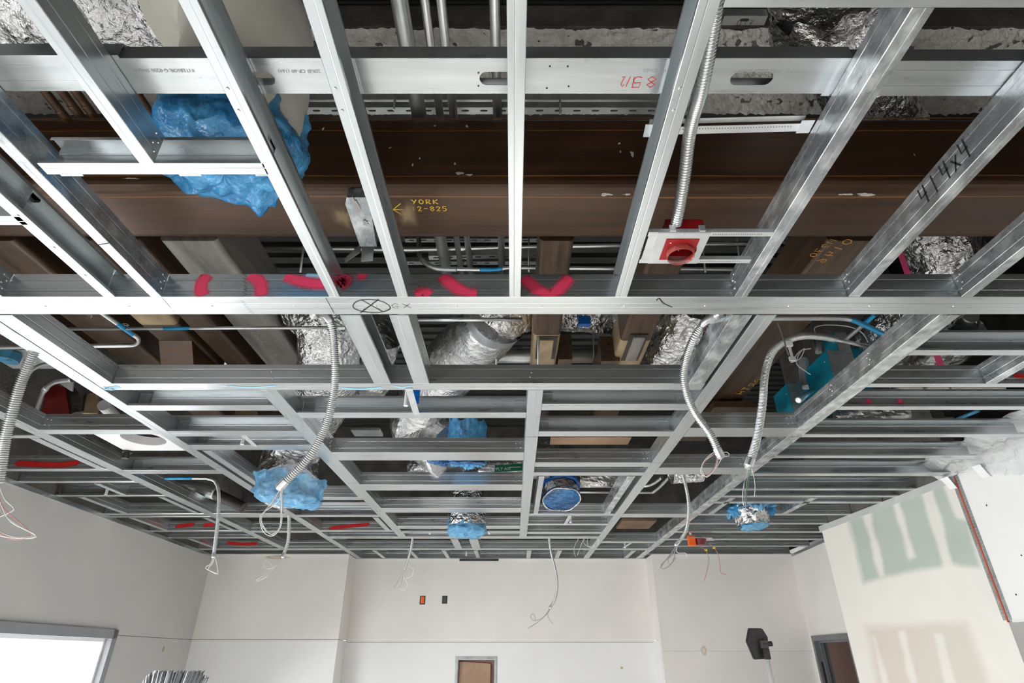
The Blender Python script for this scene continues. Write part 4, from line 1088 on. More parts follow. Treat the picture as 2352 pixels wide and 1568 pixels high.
for k, (u, v0, v1, y_) in enumerate(((905, 190, 252, 1.95), (1287, 190, 262, 1.95), (1237, 724, 838, 3.0), (1690, 300, 20, 0), (1600, 730, 850, 3.2), (1632, 725, 850, 3.1), (1365, 735, 840, 3.6), (1140, 760, 838, 3.4), (1700, 545, 610, 2.9), (1620, 560, 625, 2.8), (1215, 560, 625, 2.9), (1500, 210, 262, 2.0), (690, 560, 625, 2.6), (1960, 945, 985, 3.6), (2020, 945, 985, 3.7))):
    if not y_: continue
    p, q = W(u, v0, y=y_), W(u, v1, y=y_)
    run('thin hanger rod, %s' % ('over the big beam near the middle joist', 'over the big beam between middle joist and red writing', 'beside the brown tube seen straight on', '', 'behind the looped flexible conduit', 'farther behind the looped flexible conduit', 'between the two scorched beam ends', 'beside the tilted foil duct', 'right of the red box', 'below the red box', 'left of the brown tube seen straight on', 'over the big beam beside the conduit joist', 'left of the clip angle', 'over dark foil near the patched wall, first', 'over dark foil near the patched wall, second')[k],
        [V((p.x, y_, p.z + .25)), V((q.x, y_, q.z))], .006, 'conduit_dull', 'hanger_rod', 'rod', 'thin hanger rods', n=1)
# ---------------------------------------------------------------- ducts
def ductthing(name, pts, r, label, mat='foil', **kw):
    o = thing(name, pts[-1], label, 'duct', 'foil jacketed ducts')
    b = bmesh.new(); duct(b, pts, r, **kw); obj('jacket', b, M[mat], o)
    return o
def film_cup(parent, c, ax, r, h, mat, seed, flare=1.15, ragged=.25, name='plastic_cover', thin=True, close=True, amp=.13):
    """crumpled plastic tied over a duct end: closed bottom, ragged rim, radial creases"""
    b = bmesh.new(); seg = 96
    ax = V(ax).normalized(); e1 = ax.orthogonal().normalized(); e2 = ax.cross(e1)
    prof = [(-h, 1.06), (-h * .75, 1.04), (-h * .45, flare), (-h * .2, flare * 1.03), (0, flare * .94), (h * .06, .7), (h * .09, .35), (h * .1, .04)] if close else [(-h, 1.05), (-h * .6, flare), (-h * .3, flare * 1.1), (0, flare)]
    pr = []
    for a_, c_ in zip(prof, prof[1:]):
        pr += [(a_[0] + (c_[0] - a_[0]) * k / 4, a_[1] + (c_[1] - a_[1]) * k / 4) for k in range(4)]
    pr.append(prof[-1])
    rings = []
    for i, (t, k) in enumerate(pr):
        ring = []
        for s in range(seg):
            a = 2 * math.pi * s / seg
            q = V((math.cos(a) * 1.7, math.sin(a) * 1.7, seed * 3 + i * .12))
            cr = abs(noise.noise(V((math.cos(a) * 5, math.sin(a) * 5, seed + i * .06))))
            kk = k * (1 + (amp * 1.2 * noise.noise(q * 1.5) + .6 * amp * noise.noise(q * 4) - 1.1 * amp * cr) * min(1, k))
            rg = ragged * h * noise.noise(V((math.cos(a) * 2.2, math.sin(a) * 2.2, seed)))
            edge = max(0, 1 - i / 4) if close else max(max(0, 1 - i / 4), max(0, 1 - (len(pr) - 1 - i) / 4))
            tt = t + rg * edge + .10 * h * noise.noise(q * 2.3) * (1 if k > .6 else .6) + .12 * h * noise.noise(V((math.cos(a) * k * 3, math.sin(a) * k * 3, seed + 9)))
            ring.append(b.verts.new(V(c) + ax * tt + (e1 * math.cos(a) + e2 * math.sin(a)) * r * kk))
        rings.append(ring)
    for p_, q_ in zip(rings, rings[1:]):
        for s in range(seg): b.faces.new((p_[s], p_[(s + 1) % seg], q_[(s + 1) % seg], q_[s]))
    if close: b.faces.new(rings[-1])
    return obj(name, b, M[mat], parent, True)
# 1 big elbow with the blue bag
d1 = thing('elbow_duct', (-.86, 1.27, 1.3), 'large foil duct with cream elbow and torn blue plastic over its mouth', 'duct', 'foil jacketed ducts')
b = bmesh.new(); duct(b, [(-2.9, 1.08, 1.9), (-2.2, 1.1, 1.9), (-1.6, 1.1, 1.89), (-1.12, 1.1, 1.9)], .19, .07, .016, 48, .04, waist=.03); obj('foil_run', b, M['foil'], d1)
b = bmesh.new(); duct(b, [(-1.13, 1.1, 1.9), (-1.0, 1.1, 1.9), (-.90, 1.12, 1.85), (-.855, 1.16, 1.75), (-.855, 1.21, 1.62), (-.86, 1.25, 1.42)], .195, .02, .02, 44, .006); obj('elbow', b, M['cream'], d1, True)
film_cup(d1, (-.87, 1.27, 1.30), (0, .1, -1), .195, .24, 'blue_film', 3, 1.12, .3, 'plastic_bag')
film_cup(d1, (-.88, 1.27, 1.335), (0, .1, -1), .17, .05, 'blue_deep', 5, 1.02, .1, 'film_lining')
b = bmesh.new()
prism(b, [W(412, 262, y=1.25), W(380, 268, y=1.25), W(393, 285, y=1.22), W(428, 318, y=1.2), W(430, 285, y=1.2)], (0, .004, 0)); bmesh.ops.recalc_face_normals(b, faces=b.faces); obj('torn_flap', b, M['clear_film'], d1)
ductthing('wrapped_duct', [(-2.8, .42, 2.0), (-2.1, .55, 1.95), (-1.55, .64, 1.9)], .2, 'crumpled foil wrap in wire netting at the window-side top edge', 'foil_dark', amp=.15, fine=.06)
# 2 large duct over the blotchy joists
d2 = ductthing('flexible_duct', [W(1860, -90, z=2.42), W(1925, 50, z=2.44), W(2000, 240, z=2.46), W(2090, 420, z=2.4), W(2165, 570, z=2.15), W(2180, 640, z=2.02), W(2120, 705, z=1.98), W(2040, 770, z=1.95), W(1990, 830, z=1.95)], .195,
          'large foil duct curving over the blotchy joists towards the teal boxes', amp=.10, fine=.04, step=.016, seg=48, waist=.03)
film_cup(d2, W(1940, 78, z=2.40), W(2000, 240, z=2.46) - W(1925, 50, z=2.44), .225, .30, 'foil', 11, 1.1, .3, 'sagging_wrap', close=False)
# 3 tilted duct in the middle and its bagged mouth
d3 = thing('tilted_duct', W(1052, 1055, z=1.26), 'tilted ribbed foil duct running down to a blue covered mouth in the middle', 'duct', 'foil jacketed ducts')
b = bmesh.new(); duct(b, [W(1140, 728, z=1.92), W(1085, 790, z=1.90), W(1020, 858, z=1.84), W(972, 930, z=1.74), W(962, 975, z=1.64), W(1000, 1010, z=1.51), W(1042, 1035, z=1.38)], lambda f: .20 + .025 * min(1, f * 2.5), .02, .012, 48, .018, cap=True); obj('jacket', b, M['foil_ribbed'], d3)
b = bmesh.new(); sweep(b, [W(1132, 737, z=1.92), W(1145, 723, z=1.92)], lambda i, a, p: .205, 40, False); obj('collar', b, M['galv_dark'], d3, True)
b = bmesh.new(); duct(b, [W(1140, 728, z=1.92), W(1170, 705, z=1.97), W(1240, 704, z=2.08), W(1340, 712, z=2.1), W(1450, 726, z=2.1)], lambda f: .20 - .05 * min(1, f * 3), .12, .016, 40, .06, sd=5, cap=True); obj('crumpled_run', b, M['foil'], d3)
film_cup(d3, W(1072, 1062, z=1.235), (0, .25, -1), .135, .30, 'blue_film', 9, 1.05, .22, 'plastic_cover', amp=.10)
film_cup(d3, W(1070, 1066, z=1.215), (0, .25, -1), .135, .05, 'blue_deep', 19, 1.0, .05, 'taut_film', amp=.04)
film_cup(d3, W(1004, 1064, z=1.25), (-.3, .25, -1), .08, .10, 'blue_deep', 23, 1.0, .2, 'film_fold', amp=.12)
b = bmesh.new(); p = W(1345, 738, z=1.93); box(b, p - V((.05, .02, .03)), p + V((.03, .02, .03))); obj('blue_tape', b, M['blue_fitting'], d3)
# 4 covered drop at the far middle
y4 = 5.66; c4 = W(1072, 1205, y=y4)
d4 = ductthing('duct_drop', [(c4.x + .02, y4 + .1, 1.75), (c4.x, y4, 1.45), (c4.x, y4, 1.25), (c4.x, y4, 1.09)], lambda f: .17 + .012 * math.sin(f * 9), 'foil duct drop capped with blue plastic near the far middle', amp=.05, fine=.03)
film_cup(d4, (c4.x, y4, 1.02), (0, -.05, -1), .172, .13, 'blue_light', 4, 1.08, .2, amp=.07)
# 5 large bagged drop left of the middle
d5 = ductthing('duct_drop', [W(705, 700, z=1.85), W(750, 745, z=1.70), W(755, 830, z=1.58), W(742, 905, z=1.53), W(700, 985, z=1.44), W(668, 1050, z=1.32), (W(660, 1118, y=4.1))], lambda f: .17 + .04 * f, 'foil duct dropping to the largest blue bag, behind the hooked flexible conduit', amp=.05, cap=True, fine=.05, step=.016, seg=48)
p5 = W(661, 1125, y=4.08)
film_cup(d5, p5 - V((0, 0, .085)), (-.14, .05, -1), .222, .17, 'blue_light', 6, 1.06, .18, 'plastic_bag', amp=.12)
# 6 open round end with taut film
c6 = W(1290, 1146, y=4.85); ax6 = V((.04, -.38, -.9)).normalized()
d6 = ductthing('round_duct_end', [c6 - ax6 * .55, c6 - ax6 * .3, c6 - ax6 * .1, c6], .155, 'round foil duct end closed with taut blue film, beside the middle runner', amp=.03, fine=.02)
film_cup(d6, c6 + ax6 * .004, ax6, .152, .02, 'blue_deep', 2, 1.0, .05, 'taut_film', amp=.02)
b = bmesh.new(); e1 = ax6.orthogonal().normalized(); e2 = ax6.cross(e1)
sweep(b, [c6 + ax6 * (.004 + .006 * math.sin(5 * a)) + (e1 * math.cos(a) + e2 * math.sin(a)) * .157 for a in [2 * math.pi * k / 36 for k in range(37)]], lambda i, a, p: .006, 6); obj('foil_rim', b, M['foil'], d6)
b = bmesh.new(); p = c6 - ax6 * .13 + e2 * .1; 
film_cup(d6, c6 - ax6 * .10, ax6, .158, .05, 'blue_fitting', 8, 1.0, .5, 'blue_tape', close=False, amp=.01)
# 7 loose collar with torn film
c7 = W(1724, 1172, y=5.3)
d7 = ductthing('foil_collar', [c7 + V((0, .05, .32)), c7 + V((0, .02, .14)), c7, c7 - V((0, 0, .13))], lambda f: .185 - .05 * f, 'loose crumpled foil collar with torn blue film near the patched wall', amp=.14, fine=.06)
film_cup(d7, c7 + V((0, 0, -.03)), (0, -.1, -1), .165, .10, 'blue_light', 12, 1.16, .8, 'torn_film', close=False, amp=.25)
film_cup(d7, c7 + V((.02, 0, -.15)), (.1, -.1, -1), .115, .05, 'blue_light', 14, 1.05, .5, 'torn_film', close=True, amp=.15)
for s, (u, v) in ((-1, (1672, 1165)), (1, (1782, 1160))):
    a_ = W(u, v, y=5.25); b = bmesh.new(); q = c7 + V((s * .13, -.08, .02))
    prism(b, [a_, a_ + V((s * -.03, 0, -.09)), q + V((0, 0, -.08)), q + V((0, 0, .03))], (0, .006, 0)); bmesh.ops.recalc_face_normals(b, faces=b.faces); obj('torn_strip', b, M['blue_film'], d7)
# 8.. crumpled lengths seen between the framing
for lb, pts, r, mt, kw in (
    ('crumpled foil duct beside the scorched beam end and looped conduit', [W(1600, 690, z=1.95), W(1560, 760, z=1.9), W(1510, 850, z=1.86)], .16, 'foil', dict(amp=.16, fine=.08)),
    ('crumpled foil bag with blue tape behind the blue banded conduit', [W(470, 690, z=2.1), W(510, 760, z=2.05), W(545, 830, z=2.0)], .17, 'foil', dict(amp=.18, fine=.08)),
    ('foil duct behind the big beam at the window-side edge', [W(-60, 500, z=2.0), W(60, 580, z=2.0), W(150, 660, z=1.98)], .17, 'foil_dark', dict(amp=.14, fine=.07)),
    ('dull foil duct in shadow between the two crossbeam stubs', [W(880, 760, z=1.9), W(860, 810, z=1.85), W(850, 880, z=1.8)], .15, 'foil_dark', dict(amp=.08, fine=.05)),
    ('pale duct carrying a green supply air label', [W(1100, 1076, y=4.75), W(1180, 1074, y=4.75), W(1260, 1070, y=4.75)], .10, 'foil_ribbed', dict(amp=.08, fine=.05)),
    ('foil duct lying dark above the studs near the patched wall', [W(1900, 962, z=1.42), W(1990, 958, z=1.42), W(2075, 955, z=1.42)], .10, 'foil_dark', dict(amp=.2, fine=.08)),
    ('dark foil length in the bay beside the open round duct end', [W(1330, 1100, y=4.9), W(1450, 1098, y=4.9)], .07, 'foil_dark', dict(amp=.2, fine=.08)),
    ('foil length with a red stain behind the blue covered mouth', [W(940, 1082, y=4.7), W(1010, 1072, y=4.7), W(1060, 1068, y=4.75)], .10, 'foil', dict(amp=.2, fine=.08)),
    ('foil length above the bent conduits, behind the fifth runner', [W(1540, 1084, y=4.5), W(1610, 1080, y=4.5)], .09, 'foil', dict(amp=.16, fine=.08)),
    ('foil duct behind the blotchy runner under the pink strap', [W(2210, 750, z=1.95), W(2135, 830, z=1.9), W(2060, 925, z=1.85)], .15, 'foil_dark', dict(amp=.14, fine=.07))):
    o = ductthing('foil_duct', pts, r, lb, mt, **kw)
    if 'supply' in lb:
        q = W(1172, 1074, y=4.64); b = bmesh.new()
        prism(b, [W(1136, 1068, y=4.63), W(1206, 1064, y=4.63), W(1206, 1080, y=4.63), W(1136, 1084, y=4.63)], (0, .004, 0)); bmesh.ops.recalc_face_normals(b, faces=b.faces)
        lbl = obj('pipe_label', b, M['green_label'], o)
        text_obj('lettering', 'SUPPLY AIR', W(1122, 1081, y=4.626), (1, 0, .04), (0, 0, 1), .036, M['white_ink'], o)
        b = bmesh.new(); ribbon(b, [W(1170, 1073, y=4.626), W(1196, 1072, y=4.626)], (0, -1, 0), .006); obj('arrow', b, M['white_ink'], o)
# ---------------------------------------------------------------- boxes, plates and oddments above the grid
def box_obj(label, edge_top, y_, xw, yd, zb, mat_side='teal', mat_front='galv_dark', writing=None):
    """hanging box: near left vertical edge starts at edge_top on the plane y_"""
    p = W(*edge_top, y=y_)
    o = thing('control_box', (p.x + xw / 2, y_ + yd / 2, zb), label, 'box', 'teal painted control boxes')
    b = bmesh.new(); box(b, (p.x, y_, zb), (p.x + xw, y_ + yd, p.z), .003); obj('housing', b, M[mat_side], o)
    b = bmesh.new(); box(b, (p.x + .004, y_ - .004, zb + .004), (p.x + xw - .004, y_ - .0003, p.z - .004), .001); obj('cover', b, M[mat_front], o)
    for fz in (.2, .8):
        add_screw(o, (p.x, y_ + yd * .15, zb + (p.z - zb) * fz), (-1, 0, 0))
    if writing:
        b = bmesh.new(); write(b, writing, (p.x, y_ + yd * .8, zb + (p.z - zb) * .55), (0, -1, 0), (0, 0, 1), .035, .035, .003, (-1, 0, 0)); obj('marker_writing', b, M['ink'], o)
    return o
box_obj('teal box lowest beside the fifth runner, with black writing on its side', (1806, 880), 3.5, .10, .22, 1.29, writing='120V')
box_obj('largest teal box with a plain grey front, in the middle of the cluster', (1896, 804), 3.2, .13, .30, 1.40, writing='270')
box_obj('teal box partly behind the largest one, beside its far side', (1852, 858), 3.75, .08, .18, 1.42, 'teal', 'teal')
box_obj('uppermost teal box holding the end of the flexible conduit', (1912, 762), 3.35, .09, .14, 1.55, 'teal', 'conduit_dull')
box_obj('teal box with a teal front and writing, next to the blotchy runner', (1938, 800), 3.56, .11, .2, 1.45, 'teal', 'teal', writing='208')
run('short conduit dropping between the teal boxes', [W(1875, 770, y=3.6), W(1880, 810, y=3.6)], .022, 'conduit_dull', n=1)
run('short conduit entering the lowest teal box', [W(1846, 838, y=3.55), W(1850, 878, y=3.55)], .028, 'conduit_dull', couplers=(.1, .85), n=1)
run('bright conduit nipple sticking out below the teal boxes', [W(1836, 917, y=3.3), W(1868, 895, y=3.4)], .016, 'conduit', couplers=(.08,), n=1)
b = bmesh.new(); b_ = W(2057, 570, y=2.62); c_ = W(2155, 845, y=2.95)
prism(b, [b_, b_ + V((.035, 0, 0)), c_ + V((.04, 0, 0)), c_], (0, .002, 0)); bmesh.ops.recalc_face_normals(b, faces=b.faces)
mk('strap', b, M['pink_strap'], 'bright pink strap hanging by the foil duct behind the blotchy runner', 'strap')
for lb, u, v, z_, r_, wr_ in (('blue octagonal junction box with black writing at the window edge', 22, 820, 1.55, .055, 'FIRE'), ('blue junction box at the window edge, below the red striped bay', 30, 1022, 1.45, .06, '120')):
    p = W(u, v, z=z_); o = thing('junction_box', p, lb, 'box', 'blue junction boxes')
    b = bmesh.new(); bmesh.ops.create_cone(b, cap_ends=True, segments=8, radius1=r_, radius2=r_, depth=.05, matrix=Matrix.Translation(p)); obj('cover', b, M['blue_box'], o)
    b = bmesh.new(); box(b, p + V((-.16, -.03, .03)), p + V((.14, .22, .14)), .004); obj('housing', b, M['white_plate'] if z_ < 1.5 else M['galv_dark'], o)
    b = bmesh.new(); write(b, wr_, p + V((-.04, .0, -.0255)), (1, 0, 0), (0, -1, 0), .028, .022, .003, dn); obj('marker_writing', b, M['ink'], o)
b = bmesh.new(); prism(b, [W(112, 876, y=3.5), W(150, 890, y=3.5), W(160, 955, y=3.5), W(92, 952, y=3.5)], (0, .02, 0)); bmesh.ops.recalc_face_normals(b, faces=b.faces)
mk('board_patch', b, M['red_dark'], 'dark red painted board end in the bay by the window edge', 'board')
b = bmesh.new(); prism(b, [W(130, 876, y=3.44), W(168, 875, y=3.44), W(166, 898, y=3.44), W(160, 896, y=3.44)], (0, .01, 0)); bmesh.ops.recalc_face_normals(b, faces=b.faces)
mk('plate', b, M['white_plate'], 'small white triangular plate over the dark red board', 'plate')
b = bmesh.new(); duct(b, [W(150, 905, y=3.6), W(172, 962, y=3.6)], .07, .3, .01, 24, .12, cap=True); mk('insulation_lump', b, M['fireproof_dark'], 'grey fibrous insulation lump beside the dark red board', 'insulation')
b = bmesh.new(); prism(b, [W(196, 905, y=3.55), W(228, 900, y=3.55), W(222, 948, y=3.55), W(188, 948, y=3.55)], (0, .02, 0)); bmesh.ops.recalc_face_normals(b, faces=b.faces)
ep = mk('end_plate', b, M['primer'], 'scorched tan end plate beside the white fitting in the window-side bay', 'plate')
b = bmesh.new(); q = [W(u, v, y=3.545) for u, v in ((188, 945), (196, 905), (212, 899), (228, 900))]; sweep(b, smooth_path(q, 5), lambda i, a, p: .008, 8); obj('weld', b, M['dark'], ep)
b = bmesh.new(); sweep(b, [W(238, 930, z=1.36), W(262, 955, z=1.36)], lambda i, a, p: .035, 16); mk('pipe_fitting', b, M['white_plate'], 'white pipe fitting beside the scorched tan plate', 'fitting')
# perforated light housing plate
zp = H + .03
x0_, x1_, y0_, y1_ = W(287, 1034, z=zp).x, W(287, 1034, z=zp).x + .43, W(300, 982, z=zp).y, W(300, 1034, z=zp).y
b = bmesh.new(); hc = W(330, 1007, z=zp)
lh = thing('downlight_plate', ((x0_ + x1_) / 2, (y0_ + y1_) / 2, zp), 'white perforated downlight plate with a round opening, by the second runner', 'light')
plate_hole(b, (x0_, y1_, zp), (1, 0, 0), (0, -1, 0), x1_ - x0_, y1_ - y0_, (hc.x - x0_, y1_ - hc.y), .125, 0, .002, 40); obj('plate', b, M['white_plate'], lh)
b = bmesh.new(); rim(b, (x0_, y1_, zp), (1, 0, 0), (0, -1, 0), (hc.x - x0_, y1_ - hc.y), .125, -.05, 40); obj('collar', b, M['white_plate'], lh)
b = bmesh.new()
for k in range(16):
    a = 2 * math.pi * k / 16; rr = .155 + .02 * (k % 3)
    q = hc + V((math.cos(a) * rr * 1.1, math.sin(a) * rr, -.0005))
    if x0_ + .01 < q.x < x1_ - .01 and y0_ + .01 < q.y < y1_ - .01: bmesh.ops.create_cone(b, cap_ends=True, segments=10, radius1=.009 if k % 2 else .005, radius2=.005, depth=.001, matrix=Matrix.Translation(q))
tag(obj('punched_holes', b, M['seam'], lh), kind='stuff')
p = W(293, 1035, z=zp); b = bmesh.new(); sweep(b, [p + V((0, 0, .01)), p + V((0, 0, -.012)), p + V((0, 0, -.013)), p + V((0, 0, -.035)), p + V((0, 0, -.05))], lambda i, a, q: (.03, .03, .018, .018, .022)[i], 14); obj('knob', b, M['black'], lh)
# brown board with holes and other pieces seen through the far bays
def slabz(label, a, c, z, th, mat, cat, name):
    p, q = W(*a, z=z), W(*c, z=z); b = bmesh.new(); box(b, (min(p.x, q.x), min(p.y, q.y), z), (max(p.x, q.x), max(p.y, q.y), z + th), .002)
    return mk(name, b, M[mat], label, cat)
slabz('reddish brown board with bolt holes above the fifth bay', (1266, 1004), (1442, 1021), 1.55, .03, 'card', 'board', 'board')
slabz('dark steel plate above the third bay behind the tilted duct', (805, 988), (880, 1002), 1.5, .02, 'galv_dark', 'plate', 'plate')
slabz('wide dark steel beam flange above the studs near the teal boxes', (1640, 935), (1700, 990), 1.6, .05, 'rust_y', 'plate', 'plate')
slabz('brown board above the far bay beside the sixth runner', (1430, 1196), (1490, 1214), 1.45, .03, 'card', 'board', 'board')
slabz('pale board scrap above the studs near the patched wall, first', (2110, 962), (2150, 985), 1.7, .02, 'white_plate', 'board', 'board_scrap')
slabz('pale board scrap above the studs near the patched wall, second', (1990, 826), (2040, 846), 1.8, .02, 'wall_beige', 'board', 'board_scrap')
for k, (u0, u1) in enumerate(((2070, 2095), (2120, 2150), (2180, 2200), (2240, 2270))):
    slabz('%s pale furring strip above the third stud row near the patched wall' % ordn[k], (u0, 892), (u1, 915), 1.35, .012, 'wall_beige', 'strip', 'furring_strip')
run('slanting steel channel above the studs near the patched wall', [W(2230, 724, z=2.0), W(2180, 775, z=2.0), W(2060, 960, z=1.75)], .05, 'galv_dark', 'brace_tube', 'brace')
run('pale blue tube above the studs near the plastic sheet', [W(2200, 962, z=1.45), W(2250, 942, z=1.45)], .012, 'blue_box', 'tube', 'tube', n=1)
# ---------------------------------------------------------------- red box on its bracket
zr = H + .001
rb = thing('alarm_box', W(1558, 575, z=zr), 'red alarm back box with a clear red ring on a zinc bracket between two joists', 'electrical box')
q0, q1, q2, q3 = W(1511, 533, z=zr), W(1631, 533, z=zr), W(1602, 603, z=zr), W(1488, 603, z=zr)
bx0, bx1, by0, by1 = (q0.x + q3.x) / 2, (q1.x + q2.x) / 2, q0.y, q3.y
hc = W(1561, 575, z=zr)
b = bmesh.new(); plate_hole(b, (bx0, by1, zr - .002), (1, 0, 0), (0, -1, 0), bx1 - bx0, by1 - by0, (hc.x - bx0, by1 - hc.y), .052, 0, .0018, 36); obj('plate', b, M['zinc'], rb)
for s, lb in ((by0 + .004, None), (by1 - .014, None)):
    xa = XH(1490, 534) if s < (by0 + by1) / 2 else XH(1468, 600)
    xb = XH(1776, 536) if s < (by0 + by1) / 2 else XH(1723, 600)
    b = bmesh.new(); box(b, (xa, s - .006, zr - .0018), (xb, s + .014, zr)); box(b, (xa, s - .006, zr), (xb, s - .0045, zr + .012))
    o = obj('rail', b, M['zinc'], rb)
    b = bmesh.new(); x = bx1 + .01
    while x < xb - .03:
        bmesh.ops.create_cone(b, cap_ends=True, segments=6, radius1=.0016, radius2=.0016, depth=.0006, matrix=Matrix.Translation((x, s + .004, zr - .0021))); x += .007
    tag(obj('punched_holes', b, M['seam'], o), kind='stuff')
b = bmesh.new(); box(b, (XH(1484, 560), by0, zr - .0012), (bx0 + .012, by1, zr + .0004)); obj('side_tab', b, M['zinc'], rb)
r0, r1, r2, r3 = W(1534, 546, z=zr), W(1602, 547, z=zr), W(1584, 593, z=zr), W(1513, 593, z=zr)
rx0, rx1 = (r0.x + r3.x) / 2 - .002, (r1.x + r2.x) / 2 + .004
b = bmesh.new(); plate_hole(b, (rx0, r3.y, zr - .0045), (1, 0, 0), (0, -1, 0), rx1 - rx0, r3.y - r0.y, (hc.x - rx0, r3.y - hc.y), .043, 0, .002, 36); obj('mud_ring', b, M['red_box'], rb)
b = bmesh.new(); rim(b, (rx0, r3.y, zr - .004), (1, 0, 0), (0, -1, 0), (hc.x - rx0, r3.y - hc.y), .046, .022, 40, .043, .003); obj('clear_ring', b, M['red_lens'], rb, True)
b = bmesh.new(); hx = (hc.x - .058, hc.x + .058)
box(b, (hx[0], by0 + .006, zr + .0545), (hx[1], by0 + .122, zr + .056))
for lo, hi in (((hx[0], by0 + .006, zr), (hx[1], by0 + .0075, zr + .055)), ((hx[0], by0 + .1205, zr), (hx[1], by0 + .122, zr + .055)), ((hx[0], by0 + .006, zr), (hx[0] + .0015, by0 + .122, zr + .055)), ((hx[1] - .0015, by0 + .006, zr), (hx[1], by0 + .122, zr + .055))): box(b, lo, hi)
obj('back_box', b, M['red_box'], rb)
for sx in (hx[0] + .004, hx[1] - .022):
    b = bmesh.new(); box(b, (sx, by0 - .010, zr - .002), (sx + .018, by0 - .004, zr + .020)); obj('hook_tab', b, M['zinc'], rb)
for dx, dy in ((-.04, -.045), (.042, .045)): add_screw(rb, (hc.x + dx, hc.y + dy, zr - .0045), dn)
for u, v in ((1570, 538), (1545, 600)): add_screw(rb, W(u, v, z=zr - .002), dn)
for k, (dx, dy) in enumerate(((-.02, .0), (-.005, .015), (.02, -.005))):
    b = bmesh.new(); c = V((hc.x + dx, hc.y + dy, zr + .03)); pipe(b, [c + V((0, 0, .02)), c + V((.004, .006, 0)), c + V((.012, .01, -.012))], .0022, 6); obj('wire', b, M['yellow' if k != 1 else 'wire_red'], rb)
b = bmesh.new()
for u, v in ((1524, 541), (1534, 537), (1608, 538), (1624, 542), (1568, 544), (1524, 554), (1602, 555), (1507, 570), (1507, 572), (1607, 571), (1607, 573), (1512, 584), (1589, 584), (1494, 597), (1511, 599), (1578, 599), (1598, 597)):
    bmesh.ops.create_cone(b, cap_ends=True, segments=8, radius1=.0022, radius2=.0022, depth=.0008, matrix=Matrix.Translation(W(u, v, z=zr - .0022)))
tag(obj('punched_holes', b, M['seam'], rb), kind='stuff')
b = bmesh.new(); write(b, 'SD', W(1536, 599, z=zr - .002), (-1, 0, 0), (0, 1, 0), .010, .012, .0012, dn); write(b, 'G', W(1550, 599, z=zr - .002), (-1, 0, 0), (0, 1, 0), .009, .012, .0012, dn); write(b, 'GS', W(1482, 570, z=zr - .002), (-.2, 1, 0), (-1, -.2, 0), .010, .013, .0012, dn)
obj('marker_writing', b, M['ink'], rb)
b = bmesh.new(); write(b, 'RY2', W(1620, 548, z=zr - .002), (-.2, 1, 0), (-1, -.2, 0), .011, .014, .003, dn); obj('marker_writing', b, M['white_ink'], rb)
b = bmesh.new(); cpt = [W(1652, -60, z=1.19), W(1640, 40, z=1.195), W(1625, 130, z=1.20), W(1608, 215, z=1.205), W(1594, 262, z=1.225), W(1583, 312, z=1.235), W(1573, 400, z=1.21), W(1560, 478, z=1.185), W(1551, 522, z=1.168)]
flex(b, cpt, .0165, .0088, 16); mk('flexible_conduit', b, M['flex'], 'flexible metal conduit running along the joist into the red alarm box', 'conduit', 'flexible metal conduits', smooth=True)
# telescoping bracket over the joists
zk = H + .1015
a_, c_ = W(1490, 300, z=zk), W(1845, 291, z=zk)
tb = thing('adjustable_bracket', (a_ + c_) / 2, 'adjustable perforated bracket bar spanning two joists above the flexible conduit', 'bracket')
ex = (c_ - a_).normalized(); ey = V((-ex.y, ex.x, 0))
b = bmesh.new()
for lo, hi, dz in ((-.026, -.010, .012), (-.010, .012, 0), (.012, .024, .010)):
    prism(b, [a_ + ey * lo + V((0, 0, dz)), c_ + ey * lo + V((0, 0, dz)), c_ + ey * hi + V((0, 0, dz)), a_ + ey * hi + V((0, 0, dz))], (0, 0, .0015))
bmesh.ops.recalc_face_normals(b, faces=b.faces); obj('bar', b, M['zinc'], tb)
b = bmesh.new(); L = (c_ - a_).length; t = .06
while t < L - .03:
    bmesh.ops.create_cone(b, cap_ends=True, segments=6, radius1=.0014, radius2=.0014, depth=.0005, matrix=Matrix.Translation(a_ + ex * t + ey * -.002 - V((0, 0, .0005)))); t += .0075
tag(obj('punched_holes', b, M['seam'], tb), kind='stuff')
for p, s in ((a_, -1), (c_, 1)):
    b = bmesh.new(); prism(b, [p - ey * .022 + ex * -.012, p - ey * .022 + ex * .022, p + ey * .02 + ex * .022, p + ey * .02 + ex * -.012], (0, 0, -.002)); bmesh.ops.recalc_face_normals(b, faces=b.faces); obj('end_plate', b, M['zinc'], tb)
# writing on the blotchy joist
jg = jn['g']; xg = XH(1948, 682)
b = bmesh.new()
for txt, a_, c_ in (('41', (2110, 447), (2150, 405)), ('4x4', (2155, 385), (2215, 328))):
    p, q = W(*a_, x=xg), W(*c_, x=xg); L = (p - q).length / len(txt)
    write(b, txt, V((xg, p.y, H + .022)), (0, -1, 0), (0, 0, 1), .062, L * 1.15, .0055, (-1, 0, 0))
obj('marker_writing', b, M['ink'], jg)
